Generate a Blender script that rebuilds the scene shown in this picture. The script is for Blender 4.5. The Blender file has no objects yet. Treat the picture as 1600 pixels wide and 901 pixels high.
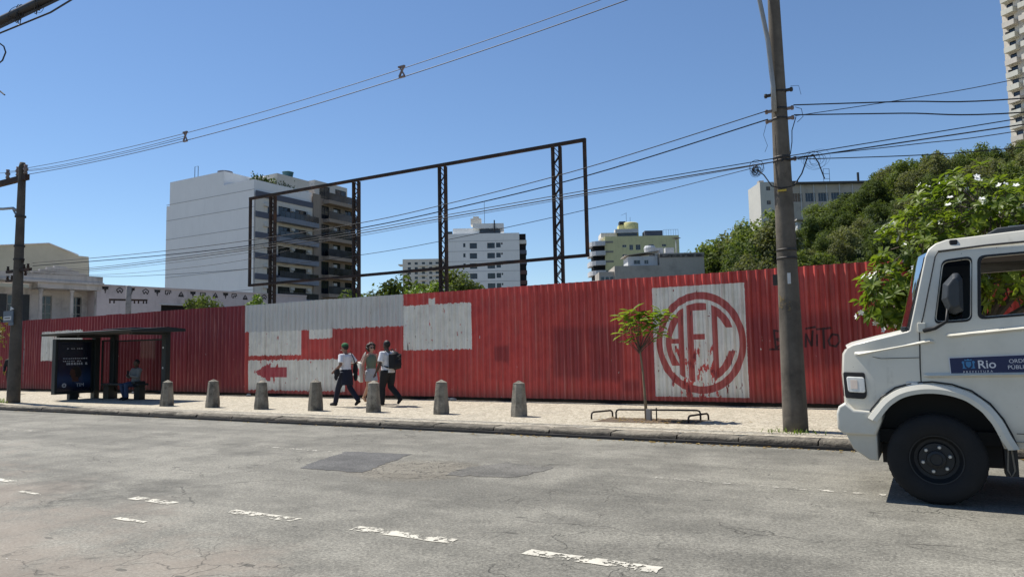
import bpy, bmesh, math, random
from mathutils import Vector, Matrix, Euler, noise
random.seed(7)
R = math.radians
scene = bpy.context.scene
C = scene.collection

# ------------------------------------------------------------------ camera, sky, sun, exposure
YAW, PITCH, ROLL = R(30.0), R(4.85), R(1.1)
fw = Vector((-math.sin(YAW)*math.cos(PITCH), math.cos(YAW)*math.cos(PITCH), math.sin(PITCH)))
r0 = Vector((math.cos(YAW), math.sin(YAW), 0)); u0 = r0.cross(fw)
rv = r0*math.cos(ROLL) - u0*math.sin(ROLL); uv = u0*math.cos(ROLL) + r0*math.sin(ROLL)
cam = bpy.data.cameras.new('camera'); camo = bpy.data.objects.new('camera', cam); C.objects.link(camo)
M = Matrix((rv, uv, -fw)).transposed().to_4x4(); M.translation = (0, 0, 1.55); camo.matrix_world = M
cam.sensor_width = 36; cam.sensor_fit = 'HORIZONTAL'; cam.lens = 25.425; cam.clip_start = 0.05; cam.clip_end = 4000
scene.camera = camo

SUN = Vector((-0.50, 0.055, 0.865)).normalized()          # towards the sun: high, up the street to the left, a hair behind the fence
w = bpy.data.worlds.new('World'); scene.world = w; w.use_nodes = True
nt = w.node_tree; bg = nt.nodes['Background']
sky = nt.nodes.new('ShaderNodeTexSky'); sky.sky_type = 'NISHITA'; sky.sun_disc = False
sky.sun_elevation = math.asin(SUN.z); sky.sun_rotation = math.atan2(SUN.x, SUN.y)
sky.altitude = 0; sky.air_density = 1.0; sky.dust_density = 0.0; sky.ozone_density = 6.0
nt.links.new(sky.outputs[0], bg.inputs[0]); bg.inputs[1].default_value = 0.094
sl = bpy.data.lights.new('sun', 'SUN'); sl.energy = 5.0; sl.angle = R(0.53); sl.color = (1, .95, .87)
so = bpy.data.objects.new('sun', sl); C.objects.link(so); so.location = (-20, 5, 40)
so.rotation_euler = (-SUN).to_track_quat('-Z', 'Y').to_euler()
vs = scene.view_settings; vs.view_transform = 'Standard'; vs.look = 'None'; vs.gamma = 1; vs.exposure = 0.42
scene.render.engine = 'CYCLES'

# ------------------------------------------------------------------ helpers
class MB:
    """collects shapes, builds one mesh object"""
    def __init__(s): s.v = []; s.f = []; s.m = []; s.mi = 0
    def add(s, vs, fs):
        o = len(s.v); s.v += [tuple(v) for v in vs]
        for f in fs: s.f.append(tuple(i+o for i in f)); s.m.append(s.mi)
        return s
    def quad(s, a, b, c, d): return s.add([a, b, c, d], [(0, 1, 2, 3)])
    def box(s, x0, x1, y0, y1, z0, z1):
        v = [(x, y, z) for z in (z0, z1) for y in (y0, y1) for x in (x0, x1)]
        return s.add(v, [(0, 2, 3, 1), (4, 5, 7, 6), (0, 1, 5, 4), (2, 6, 7, 3), (0, 4, 6, 2), (1, 3, 7, 5)])
    def bar(s, a, b, w, h=None, up=(0, 0, 1)):
        a = Vector(a); b = Vector(b); h = h or w; d = (b-a).normalized(); up = Vector(up)
        if abs(d.dot(up)) > .99: up = Vector((1, 0, 0))
        r = d.cross(up).normalized()*w/2; u = r.cross(d).normalized()*h/2
        v = [p+q for p in (a, b) for q in (-r-u, r-u, r+u, -r+u)]
        return s.add(v, [(3, 2, 1, 0), (4, 5, 6, 7), (0, 1, 5, 4), (1, 2, 6, 5), (2, 3, 7, 6), (3, 0, 4, 7)])
    def tube(s, pts, rad, n=8, caps=True):
        pts = [Vector(p) for p in pts]; k = len(pts)
        rad = rad if isinstance(rad, (list, tuple)) else [rad]*k
        vs = []; prev = None
        for i, p in enumerate(pts):
            t = (pts[min(i+1, k-1)]-pts[max(i-1, 0)]).normalized()
            if prev is None:
                x = t.orthogonal().normalized()
            else:
                x = prev - t*prev.dot(t); x = x.normalized() if x.length > 1e-6 else t.orthogonal().normalized()
            prev = x; y = t.cross(x)
            for j in range(n):
                a = 2*math.pi*j/n; vs.append(p + (x*math.cos(a)+y*math.sin(a))*rad[i])
        fs = [(i*n+j, i*n+(j+1) % n, (i+1)*n+(j+1) % n, (i+1)*n+j) for i in range(k-1) for j in range(n)]
        if caps: fs += [tuple(range(n-1, -1, -1)), tuple((k-1)*n+j for j in range(n))]
        return s.add(vs, fs)
    def lathe(s, prof, n=24, c=(0, 0, 0), axis='Z', caps=True):
        vs = []
        for (r, h) in prof:
            for j in range(n):
                a = 2*math.pi*(j+.5)/n; p = (r*math.cos(a), r*math.sin(a), h)
                if axis == 'Y': p = (p[0], p[2], p[1])
                if axis == 'X': p = (p[2], p[0], p[1])
                vs.append((p[0]+c[0], p[1]+c[1], p[2]+c[2]))
        k = len(prof)
        fs = [(i*n+j, i*n+(j+1) % n, (i+1)*n+(j+1) % n, (i+1)*n+j) for i in range(k-1) for j in range(n)]
        if caps: fs += [tuple(range(n-1, -1, -1)), tuple((k-1)*n+j for j in range(n))]
        return s.add(vs, fs)
    def ball(s, c, r, n=12, m=8, fn=None):
        r = r if isinstance(r, (list, tuple)) else (r, r, r); vs = []
        for i in range(m+1):
            t = math.pi*i/m
            for j in range(n):
                a = 2*math.pi*j/n; d = Vector((math.sin(t)*math.cos(a), math.sin(t)*math.sin(a), math.cos(t)))
                k = fn(d) if fn else 1
                vs.append((c[0]+d.x*r[0]*k, c[1]+d.y*r[1]*k, c[2]+d.z*r[2]*k))
        fs = [(i*n+j, (i+1)*n+j, (i+1)*n+(j+1) % n, i*n+(j+1) % n) for i in range(m) for j in range(n)]
        return s.add(vs, fs)
    def mesh(s, name, smooth=False, weld=False):
        me = bpy.data.meshes.new(name); me.from_pydata(s.v, [], s.f)
        if any(s.m): me.polygons.foreach_set('material_index', s.m)
        if weld:
            bm = bmesh.new(); bm.from_mesh(me); bmesh.ops.remove_doubles(bm, verts=bm.verts, dist=1e-5)
            bmesh.ops.recalc_face_normals(bm, faces=bm.faces); bm.to_mesh(me); bm.free()
        if smooth: me.polygons.foreach_set('use_smooth', [True]*len(me.polygons))
        me.update(); return me
    def build(s, name, mat, parent=None, smooth=False, loc=None, weld=False, bevel=0):
        o = mk(name, s.mesh(name, smooth, weld), mat, parent, loc)
        if bevel:
            m = o.modifiers.new('bevel', 'BEVEL'); m.width = bevel; m.segments = 2; m.limit_method = 'ANGLE'; m.angle_limit = R(40)
        return o

def mk(name, me, mat, parent=None, loc=None):
    o = bpy.data.objects.new(name, me); C.objects.link(o)
    if mat is not None and me is not None:
        me.materials.clear()
        for m in (mat if isinstance(mat, (list, tuple)) else [mat]): me.materials.append(m)
    if parent is not None: o.parent = parent
    if loc is not None: o.location = loc
    return o
def tag(o, label=None, cat=None, group=None, kind=None):
    if label: o['label'] = label
    if cat: o['category'] = cat
    if group: o['group'] = group
    if kind: o['kind'] = kind
    return o
def empty(name, loc=(0, 0, 0), rz=0, label=None, cat=None, group=None):
    o = bpy.data.objects.new(name, None); C.objects.link(o); o.location = loc; o.rotation_euler.z = rz
    o.empty_display_size = .2
    return tag(o, label, cat, group)
def copy_tree(o, parent=None):
    c = o.copy(); C.objects.link(c); c.parent = parent
    for ch in list(o.children): copy_tree(ch, c)
    return c
def auto_smooth(me, ang=35):
    me.polygons.foreach_set('use_smooth', [True]*len(me.polygons))
    me.set_sharp_from_angle(angle=R(ang))
def eval_mesh(o, name):
    dg = bpy.context.evaluated_depsgraph_get(); me = bpy.data.meshes.new_from_object(o.evaluated_get(dg)); me.name = name
    d = o.data; bpy.data.objects.remove(o)
    return me
def curve_mesh(name, loops, ext, bev=0.0, res=2):
    """flat shape with holes from closed loops of (x, y), given thickness and rounded edges"""
    cu = bpy.data.curves.new(name, 'CURVE'); cu.dimensions = '2D'; cu.fill_mode = 'BOTH'; cu.extrude = ext; cu.bevel_depth = bev; cu.bevel_resolution = res
    for lp in loops:
        sp = cu.splines.new('POLY'); sp.points.add(len(lp)-1)
        for p, q in zip(sp.points, lp): p.co = (q[0], q[1], 0, 1)
        sp.use_cyclic_u = True
    o = bpy.data.objects.new(name, cu); C.objects.link(o)
    return eval_mesh(o, name)
def text_mesh(name, body, size, ext=.002, spacing=1.0, bold=0.0, align='LEFT'):
    cu = bpy.data.curves.new(name, 'FONT'); cu.body = body; cu.size = size; cu.extrude = ext; cu.space_character = spacing; cu.offset = bold; cu.align_x = align
    o = bpy.data.objects.new(name, cu); C.objects.link(o)
    return eval_mesh(o, name)
def xform(me, mat): me.transform(mat); me.update(); return me
XZ = Matrix(((1, 0, 0, 0), (0, 0, -1, 0), (0, 1, 0, 0), (0, 0, 0, 1)))     # (x, y, z) -> (x, -z, y): stands a flat shape up, facing -Y
def rrect(x0, x1, z0, z1, r, n=5):
    out = []
    for cx, cz, a0 in ((x1-r, z1-r, 0), (x0+r, z1-r, 90), (x0+r, z0+r, 180), (x1-r, z0+r, 270)):
        for i in range(n+1):
            a = R(a0+90*i/n); out.append((cx+r*math.cos(a), cz+r*math.sin(a)))
    return out
def round_poly(pts, r, n=4):
    out = []; k = len(pts)
    for i in range(k):
        p = Vector(pts[i]); a = Vector(pts[i-1]); b = Vector(pts[(i+1) % k])
        rr = r[i] if isinstance(r, (list, tuple)) else r
        rr = min(rr, (a-p).length*.45, (b-p).length*.45)
        s = p+(a-p).normalized()*rr; e = p+(b-p).normalized()*rr
        for j in range(n+1):
            t = j/n; out.append(tuple((1-t)**2*s+2*t*(1-t)*p+t*t*e))
    return out

# ------------------------------------------------------------------ material node helpers
class G:
    """small expression builder for shader nodes"""
    def __init__(s, mat): s.nt = mat.node_tree
    def n(s, t, **k):
        nd = s.nt.nodes.new(t)
        for a, b in k.items(): setattr(nd, a, b)
        return nd
    def put(s, sock, v):
        if hasattr(v, 'is_linked') or hasattr(v, 'node'): s.nt.links.new(v, sock)
        else: sock.default_value = v
    def m(s, op, a, b=None, c=None, clamp=False):
        nd = s.n('ShaderNodeMath', operation=op); nd.use_clamp = clamp
        for i, x in enumerate((a, b, c)):
            if x is not None: s.put(nd.inputs[i], x)
        return nd.outputs[0]
    def add(s, a, b): return s.m('ADD', a, b)
    def sub(s, a, b): return s.m('SUBTRACT', a, b)
    def mul(s, a, b): return s.m('MULTIPLY', a, b)
    def mx(s, a, b): return s.m('MAXIMUM', a, b)
    def mn(s, a, b): return s.m('MINIMUM', a, b)
    def gt(s, a, b): return s.m('GREATER_THAN', a, b)
    def lt(s, a, b): return s.m('LESS_THAN', a, b)
    def ss(s, x, lo, hi):
        nd = s.n('ShaderNodeMapRange', interpolation_type='SMOOTHSTEP'); s.put(nd.inputs[0], x); s.put(nd.inputs[1], lo); s.put(nd.inputs[2], hi); return nd.outputs[0]
    def lin(s, x, lo, hi, a=0., b=1.):
        nd = s.n('ShaderNodeMapRange'); s.put(nd.inputs[0], x); s.put(nd.inputs[1], lo); s.put(nd.inputs[2], hi); nd.inputs[3].default_value = a; nd.inputs[4].default_value = b; return nd.outputs[0]
    def pos(s): return s.n('ShaderNodeNewGeometry').outputs['Position']
    def obj(s): return s.n('ShaderNodeTexCoord').outputs['Object']
    def rand(s): return s.n('ShaderNodeObjectInfo').outputs['Random']
    def sep(s, v): nd = s.n('ShaderNodeSeparateXYZ'); s.put(nd.inputs[0], v); return nd.outputs
    def comb(s, x, y, z):
        nd = s.n('ShaderNodeCombineXYZ')
        for i, q in enumerate((x, y, z)): s.put(nd.inputs[i], q)
        return nd.outputs[0]
    def noise(s, v, scale, detail=4, rough=.55, dist=0.):
        nd = s.n('ShaderNodeTexNoise'); s.put(nd.inputs['Vector'], v); nd.inputs['Scale'].default_value = scale
        nd.inputs['Detail'].default_value = detail; nd.inputs['Roughness'].default_value = rough; nd.inputs['Distortion'].default_value = dist
        return nd.outputs[0]
    def vor(s, v, scale, feature='F1', out=0, rnd=1.):
        nd = s.n('ShaderNodeTexVoronoi', feature=feature); s.put(nd.inputs['Vector'], v); nd.inputs['Scale'].default_value = scale
        nd.inputs['Randomness'].default_value = rnd
        return nd.outputs[out]
    def scale(s, v, x, y, z):
        nd = s.n('ShaderNodeVectorMath', operation='MULTIPLY'); s.put(nd.inputs[0], v); nd.inputs[1].default_value = (x, y, z); return nd.outputs[0]
    def mix(s, f, a, b):
        nd = s.n('ShaderNodeMix', data_type='RGBA'); s.put(nd.inputs[0], f)
        for i, q in ((6, a), (7, b)): s.put(nd.inputs[i], tuple(q)+(1,) if isinstance(q, (tuple, list)) and len(q) == 3 else q)
        return nd.outputs[2]
    def mixm(s, f, a, b):
        nd = s.n('ShaderNodeMix', data_type='RGBA', blend_type='MULTIPLY'); s.put(nd.inputs[0], f)
        for i, q in ((6, a), (7, b)): s.put(nd.inputs[i], tuple(q)+(1,) if isinstance(q, (tuple, list)) and len(q) == 3 else q)
        return nd.outputs[2]
    def bump(s, h, strength=.3, dist=.01):
        nd = s.n('ShaderNodeBump'); s.put(nd.inputs['Height'], h); nd.inputs['Strength'].default_value = strength; nd.inputs['Distance'].default_value = dist
        return nd.outputs[0]
def newmat(name):
    m = bpy.data.materials.new(name); m.use_nodes = True
    return m, G(m), m.node_tree.nodes['Principled BSDF']
def pm(name, col, rough=.75, var=.25, vs_=2.0, bump=.25, bs=60., bd=.004, metal=0., dirt=None, dscale=1.2, streak=0., spec=.4, rnd=0., coat=0.):
    """plain weathered material: base colour, tonal variation, optional dirt colour and vertical streaks, fine relief"""
    m, g, b = newmat(name); p = g.pos()
    n1 = g.noise(p, vs_, 5, .6); n2 = g.noise(p, vs_*9, 3, .6)
    k = g.lin(g.add(g.mul(n1, .7), g.mul(n2, .3)), .3, .7, 1-var, 1+var*.6)
    if rnd: k = g.mul(k, g.lin(g.rand(), 0, 1, 1-rnd, 1+rnd))
    c = g.mixm(1.0, col, g.comb(k, k, k))
    if dirt:
        d = g.ss(g.noise(p, dscale, 6, .65), .48, .72); c = g.mix(g.mul(d, .75), c, dirt)
    if streak:
        st = g.ss(g.noise(g.scale(p, 1, 1, .12), 3.5, 4, .6), .5, .75); c = g.mix(g.mul(st, streak), c, tuple(q*.35 for q in col))
    g.put(b.inputs['Base Color'], c); b.inputs['Roughness'].default_value = rough; b.inputs['Metallic'].default_value = metal
    b.inputs['Specular IOR Level'].default_value = spec
    if coat: b.inputs['Coat Weight'].default_value = coat; b.inputs['Coat Roughness'].default_value = .08
    if bump: g.put(b.inputs['Normal'], g.bump(g.noise(p, bs, 4, .6), bump, bd))
    return m
def glass_mat(name, col=(.02, .025, .03), rough=.05, spec=.6):
    m, g, b = newmat(name); b.inputs['Roughness'].default_value = rough; b.inputs['Specular IOR Level'].default_value = spec
    k = g.lin(g.noise(g.pos(), .35, 2), .3, .7, .4, 1.8)
    g.put(b.inputs['Base Color'], g.mixm(1, col, g.comb(k, k, k)))
    return m
def clear_glass(name, tint=(.75, .8, .8), gloss=.08):
    m, g, b = newmat(name); nt_ = m.node_tree; nt_.nodes.remove(b)
    t = g.n('ShaderNodeBsdfTransparent'); t.inputs[0].default_value = tint+(1,)
    s = g.n('ShaderNodeBsdfGlossy'); s.inputs['Roughness'].default_value = .02
    f = g.n('ShaderNodeFresnel'); f.inputs[0].default_value = 1.16
    x = g.n('ShaderNodeMixShader'); g.put(x.inputs[0], f.outputs[0]); nt_.links.new(t.outputs[0], x.inputs[1]); nt_.links.new(s.outputs[0], x.inputs[2])
    nt_.links.new(x.outputs[0], nt_.nodes['Material Output'].inputs[0])
    return m
def leaf_mat(name, c1, c2, trans=.35, rough=.45, spec=.35):
    m, g, b = newmat(name); nt_ = m.node_tree
    p = g.pos(); n1 = g.noise(p, .9, 3, .6); n2 = g.noise(p, 9., 2)
    f = g.lin(g.add(g.mul(n1, .55), g.mul(n2, .45)), .35, .65)
    c = g.mix(f, c1, c2)
    k = g.lin(g.rand(), 0, 1, .78, 1.2); c = g.mixm(1, c, g.comb(k, k, k))
    g.put(b.inputs['Base Color'], c); b.inputs['Roughness'].default_value = rough; b.inputs['Specular IOR Level'].default_value = spec
    t = g.n('ShaderNodeBsdfTranslucent'); g.put(t.inputs[0], g.mixm(1, c, (1.5, 1.6, .6)))
    x = g.n('ShaderNodeMixShader'); x.inputs[0].default_value = trans
    nt_.links.new(b.outputs[0], x.inputs[1]); nt_.links.new(t.outputs[0], x.inputs[2]); nt_.links.new(x.outputs[0], nt_.nodes['Material Output'].inputs[0])
    return m

# ================================================================== SETTING: ground, road, kerb, pavement
# --- asphalt
def asphalt(name, base, brown, cracks=True, fine=1.0):
    m, g, b = newmat(name); p = g.pos(); xyz = g.sep(p)
    big = g.noise(p, .22, 5, .6, .4); mid = g.noise(p, 1.3, 6, .65); fin = g.noise(p, 42, 4, .75); spk = g.noise(p, 130, 2, .6)
    lon = g.noise(g.scale(p, .18, 1.6, 1), 1.0, 5, .6)                     # wheel tracks drawn out along the street
    k = g.add(g.add(g.mul(big, .42), g.mul(mid, .52)), g.mul(lon, .28))
    c = g.mix(g.ss(k, .46, .76), tuple(q*.62 for q in base), tuple(q*1.22 for q in base))
    trk = g.mul(g.ss(g.noise(g.scale(p, .10, .9, 1), 1.1, 4, .55), .50, .66), g.ss(mid, .35, .6)); c = g.mix(g.mul(trk, .45), c, tuple(q*.55 for q in base))
    c = g.mixm(1, c, g.comb(*[g.lin(g.add(g.mul(fin, .6), g.mul(spk, .4)), .3, .7, .32, 1.68)]*3))
    stn = g.vor(p, 55, 'F1', 1); c = g.mixm(.55, c, g.comb(*[g.lin(g.sep(stn)[0], 0, 1, .55, 1.4)]*3))
    # reddish dust near the camera side and a dark oily stain
    c = g.mix(g.mul(g.ss(g.add(g.add(g.mul(xyz[1], -.62), g.mul(xyz[0], -.16)), g.mul(g.noise(p, .9, 5, .7), 4.5)), .3, 1.5), .6), c, brown)
    sx = g.m('POWER', g.m('DIVIDE', g.add(xyz[0], 8.7), 2.1), 2.0); sy = g.m('POWER', g.m('DIVIDE', g.sub(xyz[1], 5.2), .75), 2.0)
    st = g.mul(g.ss(g.add(g.add(sx, sy), g.mul(mid, 2.4)), 2.6, .9), g.lin(g.noise(p, 3.1, 4, .7), .35, .6)); c = g.mix(g.mul(st, .7), c, tuple(q*.33 for q in base))
    sx = g.m('POWER', g.m('DIVIDE', g.add(xyz[0], 10.6), 2.1), 2.0); sy = g.m('POWER', g.m('DIVIDE', g.sub(xyz[1], 8.3), .7), 2.0)
    st = g.mul(g.ss(g.add(g.add(sx, sy), g.mul(mid, 2.2)), 2.4, .8), g.lin(g.noise(p, 2.2, 5), .38, .58)); c = g.mix(g.mul(st, .6), c, tuple(q*.36 for q in base))
    # small tar spots, sparse pale chips
    pv = g.scale(p, .55, 1.3, 1)
    sp = g.mul(g.lt(g.add(g.vor(pv, 2.9), g.mul(g.noise(p, 9, 2), .08)), .14), g.ss(g.noise(p, .45, 2), .42, .52)); c = g.mix(g.mul(sp, .65), c, tuple(q*.28 for q in base))
    ch = g.lt(g.vor(p, 17), g.lin(g.noise(p, 3.1, 2), .5, .75, 0, .11)); c = g.mix(g.mul(ch, .7), c, (.52, .5, .46))
    g.put(b.inputs['Base Color'], c); b.inputs['Roughness'].default_value = .82; b.inputs['Specular IOR Level'].default_value = .35
    h = g.add(g.mul(fin, .6), g.mul(mid, 1.0))
    if cracks:
        wv = g.n('ShaderNodeVectorMath', operation='ADD'); g.put(wv.inputs[0], p)
        nz = g.n('ShaderNodeTexNoise'); g.put(nz.inputs['Vector'], p); nz.inputs['Scale'].default_value = 2.2; nz.inputs['Detail'].default_value = 4
        g.put(wv.inputs[1], g.scale(nz.outputs['Color'], .9, .9, 0))
        # alligator cracking east of the dark repair patch, long single cracks elsewhere
        cx = g.m('POWER', g.m('DIVIDE', g.add(xyz[0], 6.0), .95), 2.0); cy = g.m('POWER', g.m('DIVIDE', g.sub(xyz[1], 7.75), .85), 2.0)
        zone = g.ss(g.add(g.add(cx, cy), g.mul(mid, .9)), 1.7, .8)
        al = g.mul(g.mul(g.ss(g.vor(wv.outputs[0], 10.5, 'DISTANCE_TO_EDGE'), .07, .0), g.ss(g.noise(p, 5, 3), .36, .52)), zone)
        lc = g.mul(g.ss(g.vor(g.scale(wv.outputs[0], .35, .8, 1), .9, 'DISTANCE_TO_EDGE'), .0075, .0), g.ss(g.noise(p, .6, 3), .49, .58))
        lc = g.mx(lc, g.mul(g.mul(g.ss(g.vor(g.scale(wv.outputs[0], .8, 1.0, 1), 2.3, 'DISTANCE_TO_EDGE'), .016, .0), g.ss(g.noise(p, .5, 3), .54, .6)), .8))
        cr = g.mx(al, g.mul(lc, .6)); c2 = g.mix(g.mul(cr, .7), c, tuple(q*.25 for q in base)); c2 = g.mix(g.mul(zone, .35), c2, tuple((base[0]*1.1, base[1]*.98, base[2]*.85)))
        c2 = g.mix(g.mul(cr, .7), c2, tuple(q*.3 for q in base))
        g.put(b.inputs['Base Color'], c2); h = g.sub(h, g.mul(cr, 2.5))
    g.put(b.inputs['Normal'], g.bump(h, .55*fine, .012))
    return m
M_road = asphalt('asphalt', (.19, .181, .151), (.235, .195, .155))
M_patch = asphalt('asphalt_patch', (.095, .093, .088), (.1, .1, .1), False)
M_patch2 = asphalt('asphalt_patch_old', (.132, .126, .110), (.15, .15, .15), False)

def mosaic():
    m, g, b = newmat('stone_mosaic'); p = g.pos()
    v = g.vor(p, 13, 'F1', 1, .75); e = g.vor(p, 13, 'DISTANCE_TO_EDGE', 0, .75); s = g.sep(v)
    c = g.mix(s[0], (.33, .295, .225), (.52, .47, .37)); c = g.mixm(g.ss(e, .07, .0), c, (.5, .45, .38))
    c = g.mix(g.mul(g.ss(g.noise(p, .7, 6, .65), .5, .75), .5), c, (.27, .24, .19))
    c = g.mix(g.mul(g.ss(g.noise(p, 4., 5, .7), .6, .8), .5), c, (.22, .19, .15))
    g.put(b.inputs['Base Color'], c); b.inputs['Roughness'].default_value = .85
    g.put(b.inputs['Normal'], g.bump(g.add(g.mul(g.ss(e, 0, .12), 1), g.mul(g.noise(p, 3, 4), .8)), .5, .012))
    return m
M_mosaic = mosaic()
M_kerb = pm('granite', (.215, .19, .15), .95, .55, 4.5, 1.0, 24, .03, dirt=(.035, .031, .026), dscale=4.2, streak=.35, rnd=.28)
# shade of the street-side face painted into the colour with tyre grime, low down
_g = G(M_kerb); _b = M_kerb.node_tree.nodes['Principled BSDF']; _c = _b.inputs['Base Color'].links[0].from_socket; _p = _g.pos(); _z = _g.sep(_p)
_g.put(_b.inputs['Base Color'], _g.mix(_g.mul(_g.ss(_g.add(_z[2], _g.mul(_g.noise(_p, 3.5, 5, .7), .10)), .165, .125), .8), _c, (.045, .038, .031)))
M_soil = pm('soil', (.13, .095, .065), .95, .45, 6, .8, 40, .02)
M_terrain = pm('waste_ground', (.16, .14, .10), .95, .4, .2, .4, 8, .05, dirt=(.08, .09, .04), dscale=.15)

tag(MB().quad((-1500, -800, -.06), (1500, -800, -.06), (1500, 2600, -.06), (-1500, 2600, -.06)).build('ground', M_terrain), kind='structure')
# road as a gently uneven sheet
mb = MB(); nx, ny = 150, 26; x0, x1, y0, y1 = -70, 40, -7.0, 11.62
def road_z(x, y): return .012*noise.noise(Vector((x*.5, y*.9, 3.1)))*(1 if y < 11 else .3)
for j in range(ny+1):
    for i in range(nx+1):
        x = x0+(x1-x0)*i/nx; y = y0+(y1-y0)*j/ny; mb.v.append((x, y, 0))
mb.f = [(j*(nx+1)+i, j*(nx+1)+i+1, (j+1)*(nx+1)+i+1, (j+1)*(nx+1)+i) for j in range(ny) for i in range(nx)]; mb.m = [0]*len(mb.f)
road = tag(mb.build('road', M_road, smooth=True), kind='structure')

def ragged(poly, amp, step=.12, seed=0):
    rnd = random.Random(seed); out = []
    for i in range(len(poly)):
        a = Vector(poly[i]); b = Vector(poly[(i+1) % len(poly)]); k = max(2, int((b-a).length/step))
        for j in range(k):
            q = a.lerp(b, j/k); out.append((q.x+rnd.uniform(-amp, amp), q.y+rnd.uniform(-amp, amp)))
    return out
def sheet(name, loop, z, mat, parent):
    me = bpy.data.meshes.new(name); me.from_pydata([(x, y, z) for x, y in loop], [], [tuple(range(len(loop)))])
    return mk(name, me, mat, parent)
sheet('asphalt_patch', ragged([(-7.6, 7.22), (-6.5, 7.26), (-6.95, 8.86), (-8.12, 8.74)], .035, .07), .004, M_patch, road)
sheet('asphalt_patch', ragged([(-5.35, 7.55), (-4.5, 7.8), (-4.4, 8.6), (-5.2, 8.75), (-5.5, 8.2)], .07, .1, 3), .004, M_patch2, road)
sheet('asphalt_patch', ragged([(-3.2, 6.9), (-2.55, 6.95), (-2.6, 7.12), (-3.1, 7.15)], .05, .1, 5), .004, M_patch2, road) if False else None
# worn lane paint: chips missing
def paint_mat(name, thr, col=(.62, .60, .53)):
    m, g, b = newmat(name); nt_ = m.node_tree; p = g.pos()
    c = g.mix(g.ss(g.noise(p, 5, 5, .7), .4, .7), col, tuple(q*.72 for q in col)); g.put(b.inputs['Base Color'], c); b.inputs['Roughness'].default_value = .8
    t = g.n('ShaderNodeBsdfTransparent'); x = g.n('ShaderNodeMixShader')
    f = g.gt(g.add(g.mul(g.noise(p, 7, 4, .65), .75), g.mul(g.noise(p, 32, 3, .6), .35)), thr)
    g.put(x.inputs[0], f); nt_.links.new(b.outputs[0], x.inputs[1]); nt_.links.new(t.outputs[0], x.inputs[2]); nt_.links.new(x.outputs[0], nt_.nodes['Material Output'].inputs[0])
    return m
M_paint = paint_mat('lane_paint', .572, (.55, .52, .435)); M_paint_worn = paint_mat('lane_paint_worn', .51, (.48, .455, .39))
DASH = [(-2.80, -1.74, 4.99, .15), (-4.54, -3.48, 4.985, .15), (-6.17, -5.26, 4.97, .14), (-7.75, -7.05, 4.95, .13), (-10.9, -10.2, 4.92, .11), (-9.4, -8.9, 4.6, .06), (-6.95, -6.5, 4.27, .07)]
for a, b_, y, wd in DASH:
    sheet('lane_dash', ragged([(a, y-wd/2), (b_, y-wd/2+.004), (b_, y+wd/2), (a, y+wd/2)], .008, .08, int(a*100)), .005, M_paint, road)
for a, b_, y, wd in [(-2.95, -1.9, 8.43, .075), (-1.75, -.5, 8.42, .09), (-10.3, -9.9, 8.63, .07), (-9.85, -8.35, 8.61, .09), (-19, -16.5, 8.5, .1)]:
    sheet('lane_dash', ragged([(a, y-wd/2), (b_, y-wd/2), (b_, y+wd/2), (a, y+wd/2)], .008, .08, int(a*100)), .005, M_paint_worn, road)

# pavement slab behind the kerb, kerb stones one by one
KY0, KY1 = 11.66, 11.98
pave = tag(MB().box(-120, 60, KY1+.004, 30, -.05, .13).build('pavement', M_mosaic), kind='structure')
MB().box(-120, 60, KY0-.03, KY1+.004, -.05, .045).build('kerb_bed', pm('kerb_joint', (.06, .055, .05), .95), pave)
rk = random.Random(3); x = -46.0
while x < 12:
    L = rk.uniform(.85, 1.45); mb = MB(); n = 7; h = .135+rk.uniform(-.012, .012); dy = rk.uniform(-.018, .018)
    prof = [(KY0, -.02), (KY0, h-.07), (KY0+.018, h-.025), (KY0+.06, h-.004), (KY1-.03, h), (KY1, h-.012), (KY1, -.02)]
    for i in range(n+1):
        e = .02 if i in (0, n) else 0
        for (py, pz) in prof:
            q = noise.noise(Vector((x*1.7+i*L/n*3, py*5, pz*8)))*.024
            xx = x+.012+(L-.024)*i/n
            mb.v.append((xx, py+dy+q*.7+(e if py < KY0+.05 else 0), pz+(q-e*.7 if pz > .03 else 0)))
    k = len(prof)
    mb.f = [(i*k+j, (i+1)*k+j, (i+1)*k+j+1, i*k+j+1) for i in range(n) for j in range(k-1)] + [tuple(range(k)), tuple(n*k+j for j in range(k-1, -1, -1))]
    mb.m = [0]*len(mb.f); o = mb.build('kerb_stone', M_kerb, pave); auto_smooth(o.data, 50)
    x += L
# gutter litter: fallen yellow leaves and grit along the kerb (nobody could count it)
M_litter = leaf_mat('dry_leaf', (.42, .30, .08), (.22, .12, .05), .15)
mb = MB(); rl = random.Random(5)
for i in range(420):
    x = rl.gauss(-3.5, 3.2) if rl.random() < .7 else rl.uniform(-26, 4); y = KY0-.05-abs(rl.gauss(0, .10)); z = .006
    if rl.random() < .42: x = rl.gauss(-4.7, .55); y = rl.uniform(13.15, 14.0); z = .145
    a = rl.uniform(0, 6.28); L = rl.uniform(.02, .05); wd = L*.45; d = Vector((math.cos(a), math.sin(a), 0)); n_ = Vector((-d.y, d.x, 0)); c = Vector((x, y, z))
    t = rl.uniform(0, .015)
    mb.add([c-d*L, c-n_*wd+Vector((0, 0, t)), c+d*L+Vector((0, 0, t*.5)), c+n_*wd+Vector((0, 0, t))], [(0, 1, 2, 3)])
tag(mb.build('leaf_litter', M_litter), 'dry fallen leaves along the gutter and in the tree pit', 'leaves', kind='stuff')

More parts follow.
